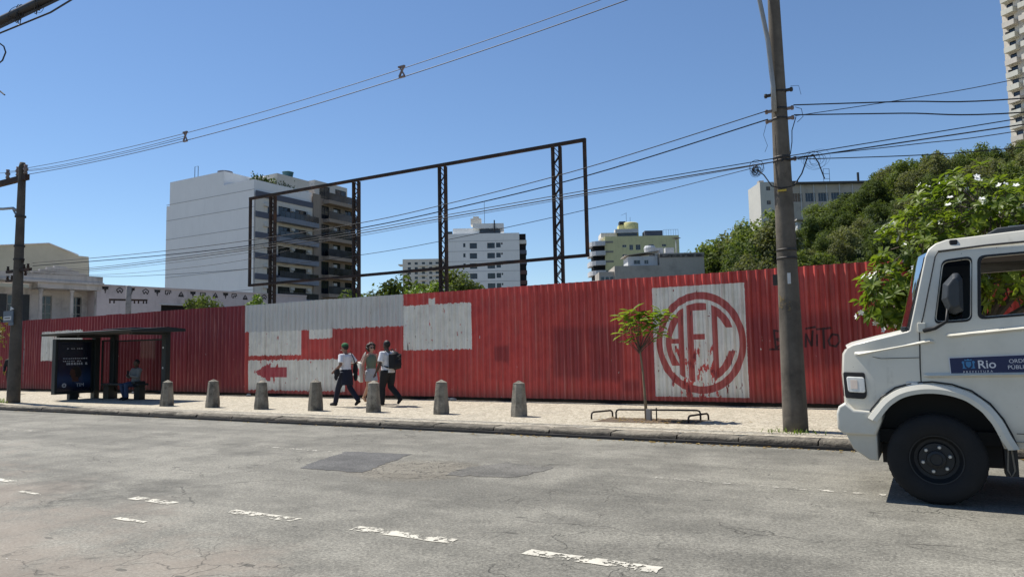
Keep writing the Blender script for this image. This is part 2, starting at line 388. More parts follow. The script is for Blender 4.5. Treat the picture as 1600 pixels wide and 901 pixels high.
# ================================================================== CORRUGATED FENCE
FY = 17.4; FT = 3.30; FB = .235; PITCHX = .21
def fence_mat():
    m, g, b = newmat('fence_paint'); p = g.pos(); X, Y, Z = g.sep(p)
    nz = g.noise(p, 3.3, 5, .65); nf = g.noise(p, 22, 3, .6); nst = g.noise(g.scale(p, 1, 1, .10), 9, 4, .6)
    # ragged paint edges
    zj = g.add(Z, g.add(g.mul(g.sub(g.noise(g.scale(p, 1, 0, 0), 9.5, 3, .6), .5), .24), g.mul(g.sub(nf, .5), .05)))
    xj = g.add(X, g.mul(g.sub(g.noise(g.scale(p, 0, 0, 1), 9, 3, .6), .5), .035))
    def rect(x0, x1, z0, z1, zz=None, xx=None):
        zz = zz or zj; xx = xx or xj
        return g.mul(g.mul(g.gt(xx, x0), g.lt(xx, x1)), g.mul(g.gt(zz, z0), g.lt(zz, z1)))
    def un(l):
        r = l[0]
        for q in l[1:]: r = g.mx(r, q)
        return r
    # reds: faded, repainted zones, per-sheet tone
    rd = g.mix(g.ss(nz, .35, .7), (.51, .072, .060), (.41, .055, .050))
    rd = g.mix(g.lt(X, -20.87), rd, (.235, .032, .040))
    k = g.lin(g.rand(), 0, 1, .80, 1.16); rd = g.mixm(1, rd, g.comb(k, k, k))
    rd = g.mix(g.mul(g.ss(nst, .52, .7), .35), rd, (.43, .14, .11))                                       # chalky faded runs
    soft = lambda x0, x1, z0, z1, s=.12: g.mul(g.mul(g.ss(g.add(X, g.mul(nz, .12)), x0-s, x0+s), g.ss(g.add(X, g.mul(nz, .12)), x1+s, x1-s)), g.mul(g.ss(g.add(Z, g.mul(nz, .15)), z0-s, z0+s), g.ss(g.add(Z, g.mul(nz, .15)), z1+s, z1-s)))
    over = un([soft(-8.75, -7.85, .85, 2.2), soft(-7.7, -6.75, .8, 2.2), soft(-10.6, -10.1, 1.3, 1.75, .06), soft(-3.7, -1.0, 1.1, 2.3, .2), soft(-6.3, -5.9, .5, 1.9), soft(-6.8, -6.3, .55, .8, .1)])
    rd = g.mix(g.mul(over, .6), rd, (.17, .026, .032))
    # whites
    grey = rect(-20.87, -13.87, 2.34, 4)
    wh = un([rect(-20.71, -18.20, 1.52, 2.36), rect(-17.81, -16.78, 2.04, 2.36), rect(-20.75, -16.2, .34, 1.36), rect(-13.87, -11.38, 1.60, 2.94), rect(-12.9, -12.65, 2.7, 3.12), rect(-34.2, -31.0, 1.48, 2.75)])
    logo = rect(-5.99, -3.74, .34, 3.02, g.add(Z, g.mul(g.sub(nf, .5), .02)))
    # arrow on the low white band
    ax = g.sub(X, -20.4)
    arrow = un([g.mul(g.mul(g.gt(ax, 0), g.lt(X, -19.6)), g.lt(g.m('ABSOLUTE', g.sub(zj, .95)), g.mul(ax, .43))), rect(-19.62, -18.87, .78, 1.12, Z)])
    # round monogram: ring and three letters, in units of the ring's half axes
    u = g.m('DIVIDE', g.add(X, 4.83), 1.08); v = g.m('DIVIDE', g.sub(Z, 1.64), 1.22)
    r = g.m('SQRT', g.add(g.mul(u, u), g.mul(v, v)))
    band = lambda q, a, c: g.mul(g.gt(q, a), g.lt(q, c))
    ring = band(r, .855, 1.0); inn = g.lt(r, .785); arc = band(r, .64, .785)
    A = un([g.mul(arc, g.mul(g.lt(u, -.36), g.gt(v, -.45))), g.mul(inn, band(u, -.485, -.365)), g.mul(inn, g.mul(g.lt(u, -.4), band(v, -.01, .085)))])
    F = un([g.mul(inn, band(u, -.275, -.145)), g.mul(g.mul(inn, g.gt(v, .635)), band(u, -.275, .17)), g.mul(band(v, .06, .17), band(u, -.2, .12))])
    c_ = un([g.mul(inn, band(u, .275, .395)), g.mul(g.mul(arc, g.gt(u, .275)), g.gt(g.m('ABSOLUTE', g.sub(v, .055)), .225))])
    mono = un([ring, A, F, c_])
    # flaking: drawn-out patches low on the monogram and on the arrow, pinholes everywhere
    fl = g.noise(g.scale(p, 1, 1, .38), 6.5, 5, .62)
    zone = g.mx(g.mul(g.ss(Z, 1.75, 1.45), g.mul(g.ss(X, -5.75, -5.3), g.ss(X, -4.05, -4.5))), g.mul(g.mul(g.ss(X, -20.4, -20.1), g.ss(X, -19.1, -19.5)), g.ss(Z, 1.45, 1.2)))
    peel = g.gt(g.add(fl, g.mul(zone, .115)), .655)
    peel = g.mx(peel, g.gt(g.noise(g.scale(p, 1, 1, .5), 15, 2, .5), .755))
    white = un([grey, wh, logo])
    paper = g.mix(g.ss(nz, .35, .7), (.76, .745, .67), (.66, .645, .58)); paper = g.mix(grey, paper, g.mix(nf, (.56, .565, .54), (.50, .505, .485)))
    paper = g.mix(g.mul(g.ss(nst, .52, .75), .4), paper, (.38, .35, .30)); paper = g.mix(g.mul(g.ss(g.noise(p, 1.1, 5, .7), .5, .75), .35), paper, (.42, .39, .33))
    red2 = g.mix(g.ss(nz, .35, .7), (.42, .07, .062), (.35, .058, .054))
    col = g.mix(g.mul(white, g.sub(1., g.mul(peel, g.sub(1., grey)))), rd, paper)
    col = g.mix(g.mul(logo, g.mul(mono, .96)), col, red2)
    col = g.mix(g.mul(logo, g.mul(peel, g.ss(fl, .6, .64))), col, (.20, .03, .035))
    col = g.mix(g.mul(g.mul(arrow, wh), .95), col, (.40, .05, .065))
    # dark scratches on white, pale chips on red
    col = g.mix(g.mul(white, g.gt(g.noise(g.scale(p, 1, 1, .12), 13, 2, .5), .735)), col, (.05, .045, .045))
    col = g.mix(g.mul(g.sub(1., white), g.gt(g.noise(g.scale(p, 1, 1, .35), 17, 2, .5), .768)), col, (.55, .50, .46))
    # sprayed name
    T = .021
    def seg(x0, z0, x1, z1):
        dx, dz = x1-x0, z1-z0; L2 = dx*dx+dz*dz
        px = g.sub(X, x0); pz = g.sub(Z, z0); t = g.m('DIVIDE', g.add(g.mul(px, dx), g.mul(pz, dz)), L2, clamp=True)
        ex = g.sub(px, g.mul(t, dx)); ez = g.sub(pz, g.mul(t, dz)); return g.m('SQRT', g.add(g.mul(ex, ex), g.mul(ez, ez)))
    S = [(-3.12, 1.88, -3.10, 1.48), (-3.12, 1.88, -2.92, 1.84), (-2.92, 1.84, -2.94, 1.70), (-2.94, 1.70, -3.10, 1.68), (-3.10, 1.68, -2.90, 1.60), (-2.90, 1.60, -3.10, 1.48), (-3.22, 1.45, -2.95, 1.45),
         (-2.44, 1.78, -2.46, 1.50), (-2.44, 1.78, -2.33, 1.52), (-2.33, 1.52, -2.30, 1.84), (-2.21, 1.75, -2.22, 1.52), (-2.43, 1.9, -2.25, 1.93), (-2.2, 1.88, -1.93, 1.90), (-2.08, 1.89, -2.08, 1.46),
         (-1.98, 1.62, -1.9, 1.76), (-1.9, 1.76, -1.78, 1.74), (-1.78, 1.74, -1.75, 1.60), (-1.75, 1.60, -1.84, 1.49), (-1.84, 1.49, -1.95, 1.52), (-1.95, 1.52, -1.98, 1.62), (-2.8, 1.86, -2.82, 1.5), (-2.8, 1.86, -2.6, 1.84), (-2.8, 1.68, -2.64, 1.68), (-2.82, 1.5, -2.6, 1.5)]
    d = seg(*S[0])
    for q in S[1:]: d = g.mn(d, seg(*q))
    spray = g.ss(g.add(d, g.mul(g.sub(nf, .5), .012)), T+.012, T-.008)
    col = g.mix(g.mul(spray, .92), col, (.018, .014, .016))
    # light and shade of the ribs painted in: chalky pale ridges, dark valleys
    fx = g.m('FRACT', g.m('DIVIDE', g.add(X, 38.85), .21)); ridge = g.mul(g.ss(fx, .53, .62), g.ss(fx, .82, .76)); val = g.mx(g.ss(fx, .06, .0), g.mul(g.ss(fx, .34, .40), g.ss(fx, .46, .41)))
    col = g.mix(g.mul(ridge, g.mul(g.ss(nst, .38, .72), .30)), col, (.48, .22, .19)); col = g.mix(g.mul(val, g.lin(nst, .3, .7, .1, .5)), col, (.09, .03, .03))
    rs_ = g.mul(g.ss(g.noise(g.scale(p, 1, 1, .08), 6.5, 3, .6), .60, .72), g.ss(g.add(Z, g.mul(nz, 1.2)), 2.2, .9)); col = g.mix(g.mul(rs_, .5), col, (.13, .05, .035))
    # splash dirt along the foot
    col = g.mix(g.mul(g.ss(g.add(Z, g.mul(nz, .5)), .85, .35), .55), col, (.10, .06, .05))
    g.put(b.inputs['Base Color'], col); b.inputs['Roughness'].default_value = .52; b.inputs['Specular IOR Level'].default_value = .35
    g.put(b.inputs['Normal'], g.bump(g.add(g.mul(nf, .5), g.mul(g.noise(p, 2.5, 3), 2.)), .25, .006))
    return m
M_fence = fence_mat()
M_plinth = pm('dark_gap_base', (.022, .02, .02), .95, .4, 3)  # near-black colour stands in for the dark gap under the sheets
M_steel = pm('galvanised', (.22, .22, .22), .5, .2, 4, metal=.7)
fence = empty('corrugated_fence', (0, FY, .13), 0, 'tall red painted corrugated metal fence with white patches, red arrow and round AFC monogram', 'fence')
rf = random.Random(11); NX = 5; W = PITCHX*NX
xs = -38.85
while xs < 14:
    prof = []
    for i in range(NX):
        o_ = i*PITCHX; prof += [(o_, 0), (o_+.085, 0), (o_+.130, -.055), (o_+.165, -.055)]
    prof.append((NX*PITCHX, 0)); prof.append((NX*PITCHX+.03, .004)); k = len(prof); mb = MB(); nzv = 8; dz = rf.uniform(-.012, .012); dy = rf.uniform(-.012, .010); bow = rf.uniform(-.022, .018)
    for j in range(nzv+1):
        t = j/nzv; z = FB+rf.uniform(-.002, .002)+(FT+dz-FB)*t
        for (px, py) in prof:
            q = noise.noise(Vector(((xs+px)*1.6, z*1.3, 0)))*.020
            mb.v.append((xs+px, py+dy+bow*math.sin(t*3.14)+q, z-.13))
    mb.f = [(j*k+i, j*k+i+1, (j+1)*k+i+1, (j+1)*k+i) for j in range(nzv) for i in range(k-1)]; mb.m = [0]*len(mb.f)
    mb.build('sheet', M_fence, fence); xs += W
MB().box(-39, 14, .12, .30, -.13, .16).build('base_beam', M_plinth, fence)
for z in (.9, 2.0, 3.0): MB().box(-39, 14, .04, .10, z-.16, z-.10).build('rail', M_steel, fence)
for i in range(18): MB().box(-38.7+i*3.1, -38.62+i*3.1, .10, .18, .16, 3.05).build('post', M_steel, fence)
# rubble lumps under the fence
M_rub = pm('rubble', (.42, .40, .36), .9, .3, 5)
for i, x in enumerate((-12.2, -12.0, -27.2, -20.6)):
    mb = MB(); mb.ball((0, 0, .04), (.09+.03*(i % 2), .06, .05), 7, 5, lambda d: 1+.35*noise.noise(d*2+Vector((i, 0, 0))))
    tag(mb.build('rubble_lump', M_rub, loc=(x, FY-.12, .13)), ('pale lump of rubble at the fence foot just behind the man with the backpack', 'smaller pale lump of rubble touching the one behind the backpack man', 'pale lump of rubble at the fence foot behind the advertising panel', 'pale lump of rubble at the fence foot below the painted arrow')[i], 'rubble', 'rubble lumps along the fence foot')

# ================================================================== BILLBOARD FRAME (empty, behind the fence)
M_rust = pm('rusty_steel', (.040, .026, .020), .85, .5, 3, .5, 50, .004, dirt=(.10, .045, .022), dscale=1.5)
BY = 18.9
bb = empty('billboard_frame', (0, BY, -.05), 0, 'empty rusty steel billboard frame on lattice posts behind the red fence', 'billboard frame')
def boxpart(name, x0, x1, y0, y1, z0, z1, m, p, bev=0): return MB().box(x0, x1, y0, y1, z0, z1).build(name, m, p, bevel=bev)
boxpart('top_beam', -22.58, -8.35, -.05, .05, 7.58, 7.675, M_rust, bb)
boxpart('bottom_beam', -22.58, -8.35, -.05, .05, 4.21, 4.30, M_rust, bb)
boxpart('end_post', -22.58, -22.50, -.045, .045, 4.30, 7.58, M_rust, bb); boxpart('end_post', -8.435, -8.35, -.045, .045, 4.30, 7.58, M_rust, bb)
for xc in (-21.45, -17.25, -13.53, -9.37):
    p = boxpart('lattice_post', xc-.155, xc-.085, .075, .19, 0, 7.6, M_rust, bb)
    boxpart('chord', xc+.085, xc+.155, .075, .19, 0, 7.6, M_rust, p)
    mb = MB(); z = .3; s = 1
    while z < 7.3:
        mb.bar((xc-.10*s, .09, z), (xc+.10*s, .09, z+.24), .03, .02); mb.bar((xc-.10*s, .175, z+.12), (xc+.10*s, .175, z+.36), .03, .02); z += .24; s = -s
    mb.build('lacing', M_rust, p)

# ================================================================== BUILDINGS
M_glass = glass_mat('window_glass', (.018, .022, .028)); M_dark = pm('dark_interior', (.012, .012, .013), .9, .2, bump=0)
M_frame_d = pm('dark_frame', (.03, .03, .032), .5, .2, bump=0); M_frame_w = pm('white_frame', (.55, .55, .53), .6, .15, bump=0)
def facade(mb, wx, z0, z1, holes, y=0., depth=.15, flip=False):
    """wall face in the XZ plane at y (outside is -Y) over x 0..wx with rectangular recesses"""
    xs = sorted({0., wx, *[h[0] for h in holes], *[h[1] for h in holes]}); zs = sorted({z0, z1, *[h[2] for h in holes], *[h[3] for h in holes]})
    for i in range(len(xs)-1):
        for j in range(len(zs)-1):
            cx = (xs[i]+xs[i+1])/2; cz = (zs[j]+zs[j+1])/2
            if any(h[0] < cx < h[1] and h[2] < cz < h[3] for h in holes): continue
            mb.quad((xs[i], y, zs[j]), (xs[i+1], y, zs[j]), (xs[i+1], y, zs[j+1]), (xs[i], y, zs[j+1]))
    for (a, b, c, d) in holes:
        e = y+depth
        mb.quad((a, y, c), (b, y, c), (b, e, c), (a, e, c)); mb.quad((a, e, d), (b, e, d), (b, y, d), (a, y, d))
        mb.quad((a, e, c), (a, e, d), (a, y, d), (a, y, c)); mb.quad((b, y, c), (b, y, d), (b, e, d), (b, e, c))
        mb.quad((a, e+.06, c), (b, e+.06, c), (b, e+.06, d), (a, e+.06, d))
def shell(mb, wx, dy, z0, z1, skip_front=True):
    """the other faces of a box building, front at y = 0"""
    if not skip_front: mb.quad((0, 0, z0), (wx, 0, z0), (wx, 0, z1), (0, 0, z1))
    mb.quad((wx, 0, z0), (wx, dy, z0), (wx, dy, z1), (wx, 0, z1)); mb.quad((0, dy, z0), (0, 0, z0), (0, 0, z1), (0, dy, z1))
    mb.quad((wx, dy, z0), (0, dy, z0), (0, dy, z1), (wx, dy, z1)); mb.quad((0, 0, z1), (wx, 0, z1), (wx, dy, z1), (0, dy, z1))
def window(parent, a, b, c, d, y=.10, mull=1, trans=0, frame=M_frame_d, fw_=.06, name='window', glass=None):
    mb = MB(); h = fw_
    mb.box(a, a+h, y, y+.06, c, d).box(b-h, b, y, y+.06, c, d).box(a+h, b-h, y, y+.06, c, c+h).box(a+h, b-h, y, y+.06, d-h, d)
    for i in range(mull): x = a+(b-a)*(i+1)/(mull+1); mb.box(x-h*.4, x+h*.4, y+.003, y+.057, c+h, d-h)
    for i in range(trans): z = c+(d-c)*(i+1)/(trans+1); mb.box(a+h, b-h, y+.006, y+.054, z-h*.4, z+h*.4)
    o = mb.build(name, frame, parent)
    MB().quad((a+h, y+.04, c+h), (b-h, y+.04, c+h), (b-h, y+.04, d-h), (a+h, y+.04, d-h)).build('pane', glass or M_glass, o)
    return o
def aircon(parent, x, y, z, m=None): return MB().box(x-.35, x+.35, y-.35, y+.02, z-.22, z+.22).build('air_conditioner', m or M_frame_w, parent)

# ---- large slab block with a blind gable and balconies, aligned with the street grid
M_wallwhite = pm('white_render', (.80, .80, .79), .9, .08, .06, .1, 10, .01, streak=.06)
M_wallcream = pm('cream_render', (.66, .62, .55), .9, .12, .2, .1, 10, .01, streak=.2)
M_slate = pm('slate_blue_panel', (.105, .115, .15), .7, .2, .5, .1, 20)
M_bluepan = pm('grey_blue_panel', (.20, .225, .27), .7, .2, .5, .1, 20, streak=.3)
M_beige = pm('beige_render', (.30, .25, .205), .9, .15, .3, .15, 20, .01, streak=.3)
M_rail = pm('balcony_rail', (.055, .055, .06), .5, .2, bump=0)
M_smoke = glass_mat('smoked_glass', (.035, .038, .045), .08)
M_groove = pm('wall_joint', (.33, .34, .36), .9, .1, bump=0)
BX, BYY = -82.97, 70.15          # front right corner of the blind wall
big = empty('apartment_block', (BX-20, BYY, -.06), 0, 'tall apartment block with a blind white side wall and blue grey balconies', 'building')
mb = MB(); mb.box(0, 20, 0, 11.2, 0, 25.1); mb.box(.75, 13.5, 0, 11.2, 25.1, 28.85); mb.box(13.5, 20, 0, 11.2, 25.1, 26.75); mb.box(-.05, .75, 3, 11.2, 25.1, 26.0)
mb.build('wall', M_wallwhite, big)
for i in range(8): z = 25.75-2.98*i if i else 25.3; MB().box(-.02, 20.02, -.03, .1, z-.03, z+.03).build('wall_joint', M_groove, big)
MB().box(13.8, 19, .6, 9, 26.75, 26.95).build('roof_slab', M_frame_w, big)
MB().lathe([(.9, 0), (1.1, .9), (1.15, 1.0), (.2, 1.2)], 16, (7, 4, 28.85)).build('water_tank', pm('tank_blue', (.05, .10, .17), .5), big)
MB().lathe([(.9, 0), (1.1, .9), (1.15, 1.0), (.2, 1.2)], 16, (9.9, 3, 28.85)).build('water_tank', M_slate, big)
MB().tube([(4, 2, 28.8), (4, 2, 31.3), (4.8, 2, 31.3), (4.8, 2, 28.8)], .05, 5).build('roof_pipe', M_frame_d, big)
# right hand face looks +X: work in a turned frame (x' along +Y, outside = +X)
bf = Matrix.Translation((20.34, 0, 0)) @ Matrix.Rotation(R(90), 4, 'Z')
def side(o): o.matrix_local = bf; return o
FLZ = [24.25-2.98*i for i in range(8)]
holes = []
for z in FLZ:
    for (a, b) in ((2.2, 3.0), (4.2, 6.6), (7.2, 9.8)): holes.append((a, b, z-2.75, z-.75 if a > 4 else z-1.2))
mb = MB(); facade(mb, 11.2, .5, 25.05, holes, -.02, .25); side(mb.build('side_wall', M_wallcream, big))
for h in holes:
    o = window(big, *h, y=.1); o.matrix_local = bf
for k, z in enumerate(FLZ):
    side(MB().box(0, 11.2, -.10, .0, z, z+.85).build('floor_band', M_slate, big))
    if k: 
        s = side(MB().box(3.4, 11.15, -1.35, -.05, z-.30, z+.42).build('balcony', M_bluepan, big))
        # balcony front is a solid low panel with a thin glazed rail above
        mb = MB(); mb.box(3.4, 11.15, -1.34, -1.30, z+1.30, z+1.36)
        for i in range(9): x = 3.45+i*.95; mb.box(x, x+.04, -1.33, -1.30, z+.42, z+1.30)
        mb.build('railing', M_rail, s)
        MB().quad((3.5, -1.31, z+.44), (11.1, -1.31, z+.44), (11.1, -1.31, z+1.28), (3.5, -1.31, z+1.28)).build('glass_rail', M_smoke, s)
    for x in (1.8, 10.1, 6.8): 
        o = aircon(big, x, -.02, z-1.0); o.matrix_local = bf
rt = random.Random(2)
for i in range(14):      # plants along the roof edge
    pass
mb = MB()
for i in range(500):
    c = Vector((rt.uniform(14, 20), rt.uniform(.2, 8), 26.75+abs(rt.gauss(0, .45)))); a = Vector((rt.gauss(0, 1), rt.gauss(0, 1), rt.gauss(0, 1))).normalized(); b = a.orthogonal().normalized()
    if c.x < 19: c.x = 19.7-abs(rt.gauss(0, .3))
    mb.quad(c-a*.2, c-b*.1, c+a*.2, c+b*.1)
M_leaf_far = leaf_mat('leaf_far', (.035, .060, .018), (.075, .105, .03), .25)
mb.build('roof_plants', M_leaf_far, big)
tb = MB(); tb.box(12, 19.7, 4.5, 11, 26.75, 28.6); tb.build('penthouse', M_wallcream, big)
MB().lathe([(.7, 0), (.85, .8), (.9, .85), (.3, 1.05)], 16, (18.7, 7.5, 28.6)).build('water_tank', pm('tank_teal', (.04, .13, .16), .5), big)

# ---- beige neighbour with deep balconies
bei = empty('apartment_building', (BX-16, BYY+11.25, -.06), 0, 'beige brown apartment building with deep dark balconies joined to the white block', 'building')
mb = MB(); shell(mb, 16, 9.4, 0, 26.2, False); mb.build('wall', M_beige, bei)
bf2 = Matrix.Translation((16.34, 0, 0)) @ Matrix.Rotation(R(90), 4, 'Z')
MB().box(2, 15, 1.5, 9, 26.2, 29.3).build('penthouse', M_wallcream, bei)
holes = []; F2 = [22.6-2.98*i for i in range(7)]
for z in F2:
    for (a, b) in ((1.7, 3.4), (4.3, 6.0), (7.0, 8.7)): holes.append((a, b, z+.35, z+2.45))
mb = MB(); facade(mb, 9.4, .5, 26.15, holes, -.02, .25); mb.build('side_wall', M_beige, bei).matrix_local = bf2
for h in holes: window(bei, *h, y=.1).matrix_local = bf2
MB().box(-.2, 1.3, -.25, 0, 0, 26.6).build('pilaster', M_beige, bei).matrix_local = bf2
for z in F2+[25.58]:
    s = MB().box(2.0, 9.3, -1.4, -.03, z-.30, z+.25).build('balcony', M_beige, bei); s.matrix_local = bf2
    MB().quad((2.0, -1.38, z+.26), (9.3, -1.38, z+.26), (9.3, -1.38, z+1.35), (2.0, -1.38, z+1.35)).build('glass_rail', M_smoke, s)
    MB().box(2.0, 9.3, -1.4, -1.34, z+1.35, z+1.41).build('railing', M_rail, s)
    aircon(bei, 4.5, -.02, z-1.1).matrix_local = bf2
for (a, b) in ((2.6, 4.8), (6.2, 8.6)):
    window(bei, a, b, 26.5, 28.6, y=0).matrix_local = Matrix.Translation((15.08, 0, 0)) @ Matrix.Rotation(R(90), 4, 'Z')

# ---- white mid-distance block, turned to face down the view
mid = empty('apartment_block', (-121.0, 171.4, -.06), R(30), 'white apartment block with five rows of dark windows and a stepped rooftop, dark balcony corner', 'building')
holes = []
for i in range(9):
    z = 31.2-2.96*i
    for (a, b, c) in ((5.1, 5.75, 1.15), (7.0, 9.1, 1.6), (12.1, 14.3, 1.6), (14.7, 16.0, 1.4), (16.15, 16.6, .5)):
        holes.append((a, b, z+1.6-c if c != .5 else z+1.0, z+1.6))
mb = MB(); facade(mb, 21.5, 0, 35.6, holes, 0, .15); shell(mb, 21.5, 14, 0, 35.6); M_white2 = pm('white_paint_wall', (.80, .80, .78), .9, .07, .1, .1, 10, .01, streak=.08)
mb.build('wall', M_white2, mid)
for h in holes: window(mid, *h, y=.06, mull=1 if h[1]-h[0] > 1 else 0, frame=M_frame_d)
for i in range(9): z = 33.4-2.96*i; MB().box(-.02, 21.52, -.04, .1, z-.05, z+.05).build('floor_line', M_groove, mid)
MB().box(2, 9.8, 2, 10, 35.6, 37.5).build('penthouse', M_white2, mid); MB().box(7.9, 17, 1.0, 10, 37.3, 38.7).build('roof_slab', M_white2, mid)
MB().box(8.3, 16, 2.5, 9, 35.6, 37.3).build('glass_lounge', M_smoke, mid)
mb = MB(); mb.box(7.2, 10.3, 3, 7, 38.7, 40.6); mb.box(7.9, 9.6, 3.5, 6, 40.6, 41.3); mb.build('water_tower', M_wallcream, mid)
MB().tube([(11.3, 4, 38.7), (11.3, 4, 46)], .06, 5).build('antenna', M_frame_d, mid); MB().box(14.1, 14.45, .6, .95, 35.6, 39.6).build('flue', M_frame_d, mid)
MB().box(0, 2, -.02, .06, 35.6, 36.3).build('glass_rail', M_smoke, mid)
M_brickc = pm('brown_cladding', (.12, .07, .06), .85, .2, 1)
for i in range(10):
    z = 32.4-2.96*i; s = MB().box(21.5, 23.6, .4, 4.5, z, z+1.1).build('balcony', M_wallcream if i == 0 else (M_brickc if i > 2 else M_slate), mid)
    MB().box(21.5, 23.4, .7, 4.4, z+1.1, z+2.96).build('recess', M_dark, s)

# ---- far cream block behind the trees
far = empty('apartment_block', (-282, 353, -.06), R(30), 'far cream tower with rows of small balconies rising above dark trees', 'building')
holes = [(a, a+1.9, z, z+1.5) for z in [55.5-3*i for i in range(8)] for a in (3.2, 7.5, 12, 16.5, 20.5, 24)]
mb = MB(); facade(mb, 27, 0, 59, holes, 0, .3); shell(mb, 27, 15, 0, 59); mb.build('wall', M_wallcream, far)
for h in holes: window(far, *h, y=.1, mull=0)
for i in range(8):
    for a in (10.5, 18.5): MB().box(a, a+4.6, -1.2, -.02, 54.4-3*i, 55.5-3*i).build('balcony', M_wallcream, far)
MB().box(-3, 3, 2, 10, 55.6, 56.2).build('roof_slab', M_frame_w, far)

# ---- pale yellow block with curved balconies and a round water tower
M_yel = pm('pale_yellow_render', (.66, .62, .35), .9, .15, .15, .1, 10, .01, streak=.3); M_yel2 = pm('yellow_render', (.68, .62, .28), .9, .15, .3, .1, 10, .01, streak=.2)
M_white3 = pm('white_concrete', (.55, .56, .57), .9, .12, .3, .1, 10, .01, streak=.25)
yel = empty('apartment_block', (-86.6, 208.5, -.06), R(30), 'pale yellow apartment block with white curved balconies and a round rooftop water tower', 'building')
holes = []
for i in range(6):
    z = 31.9-3.0*i
    for (a, b, c) in ((5.4, 6.7, .8), (7.6, 8.8, 1.7), (9.6, 11.1, 1.7), (13.6, 15.3, 1.9), (17.8, 19.1, .8)): holes.append((a, b, z+1.7-c, z+1.7))
mb = MB(); facade(mb, 23.2, 0, 36.3, holes, 0, .15); shell(mb, 23.2, 12, 0, 36.3); mb.build('wall', M_yel, yel)
for h in holes: window(yel, *h, y=.06, mull=1, frame=M_frame_w)
for i in range(6):
    z = 34.6-3.05*i; MB().box(0, 2.6, -.05, .05, z-.35, z+.25).build('floor_band', pm('grey_band', (.25, .24, .22), .9) if i == 0 else bpy.data.materials['grey_band'], yel)
    s = MB(); N_ = 10; pts = []
    for j in range(N_+1):
        t = j/N_; pts.append((-4.6*math.sin(t*1.57)**.8+.0, -.4+4.6*t*t if False else 6.5*t-1.3*(1-t)))
    pts = [(0, -1.2), (-1.5, -1.1), (-3.0, -.5), (-4.0, .6), (-4.6, 2.2), (-4.8, 4.5), (-4.8, 8), (0, 8)]
    nb = len(pts); zz0, zz1 = z-1.2, z+.2
    s.add([(x, y, zz0) for x, y in pts]+[(x, y, zz1) for x, y in pts], [tuple(range(nb)), tuple(range(2*nb-1, nb-1, -1))]+[(j, j+nb, (j+1) % nb+nb, (j+1) % nb) for j in range(nb)])
    bo = s.build('balcony', M_white3, yel, weld=True)
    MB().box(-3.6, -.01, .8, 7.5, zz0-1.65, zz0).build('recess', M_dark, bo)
mb = MB(); mb.lathe([(2.9, 36.3), (2.9, 41.0), (2.6, 41.2)], 20, (8.6, 5, 0)); mb.build('water_tower', M_yel2, yel, True); auto_smooth(bpy.data.meshes['water_tower'] if False else yel.children[-1].data)
MB().box(4.9, 7.4, 3, 6, 36.3, 40.3).build('stair_tower', M_yel2, yel); MB().box(5.2, 7.2, 3, 5.5, 40.6, 41.5).build('water_tank', M_frame_d, yel)
MB().box(3.4, 10.6, .3, 3, 37.4, 38.6).build('parapet', M_white3, yel); MB().box(4.2, 10.3, .8, 3, 36.3, 37.4).build('glass_lounge', M_smoke, yel)
MB().box(12.7, 18.3, .6, 5, 36.3, 38.0).build('roof_shed', M_slate, yel); MB().box(-1.0, 4.0, 1, 8, 36.2, 37.6).build('terrace', M_wallcream, yel)
mb = MB()
for i in range(7): mb.box(18.5+i*.75, 18.56+i*.75, .1, .16, 36.3, 38.1)
mb.box(18.5, 23.06, .1, .16, 38.1, 38.16); mb.build('roof_railing', M_frame_d, yel)
MB().tube([(7.6, 4, 41), (7.6, 4, 44.5)], .05, 5).tube([(5.9, 4, 43.6), (7.6, 4, 44.3)], .04, 5).tube([(8.8, 4, 41), (8.8, 4, 43)], .05, 5).build('antenna', M_frame_d, yel)

# ---- low beige building in front of it
M_conc = pm('stained_concrete', (.43, .39, .34), .9, .12, .15, .15, 12, .01, dirt=(.26, .235, .21), dscale=.25, streak=.12)
low = empty('low_building', (-57.4, 138.9, -.06), R(30), 'low bare beige concrete building in front of the pale yellow block', 'building')
mb = MB(); mb.box(1.6, 11.0, 0, 10, 0, 18.5); mb.box(11.0, 20.2, 0, 10, 0, 21.0); mb.build('wall', M_conc, low)
MB().box(10.95, 20.25, -.08, .3, 20.1, 20.75).build('stained_coping', pm('black_stain', (.10, .09, .08), .95, .6, 2.0, dirt=(.36, .33, .30), dscale=1.2), low)
mb = MB(); facade(mb, 6.2, 18.5, 20.6, [(1.2, 2.6, 18.9, 19.8), (3.4, 4.3, 18.9, 19.8)], 0, .15); shell(mb, 6.2, 6, 18.5, 20.6); o = mb.build('roof_room', M_white3, low); o.location = (4.6, 1.2, 0)
window(o, 1.2, 2.6, 18.9, 19.8, y=.05, frame=M_frame_w); window(o, 3.4, 4.3, 18.9, 19.8, y=.05, frame=M_frame_w)
mb = MB(); mb.add([(4.0, .6, 20.7), (11.2, .6, 21.6), (11.2, 7.6, 21.7), (4.0, 7.6, 20.8), (4.0, .6, 20.82), (11.2, .6, 21.72), (11.2, 7.6, 21.82), (4.0, 7.6, 20.92)], [(0, 3, 2, 1), (4, 5, 6, 7), (0, 1, 5, 4), (2, 3, 7, 6), (1, 2, 6, 5), (0, 4, 7, 3)]); mb.build('lean_to_roof', M_conc, low)
MB().box(-1.6, 1.6, .5, 8, 0, 17.4).build('side_wing', M_conc, low)
for i in range(3): window(low, -1.3+i*.95, -.5+i*.95, 15.2, 16.4, y=.38, mull=0, frame=M_frame_w)
for i in range(2):
    mb = MB(); mb.box(10.4+i*2.3, 12.2+i*2.3, 2, 3.6, 20.6+.4*i, 22.4); mb.build('roof_tank_housing', M_white3, low)
MB().lathe([(1.1, 21.2), (1.25, 22.4), (1.0, 22.9)], 14, (9.5, 2.5, 0)).build('water_tank', M_white3, low)
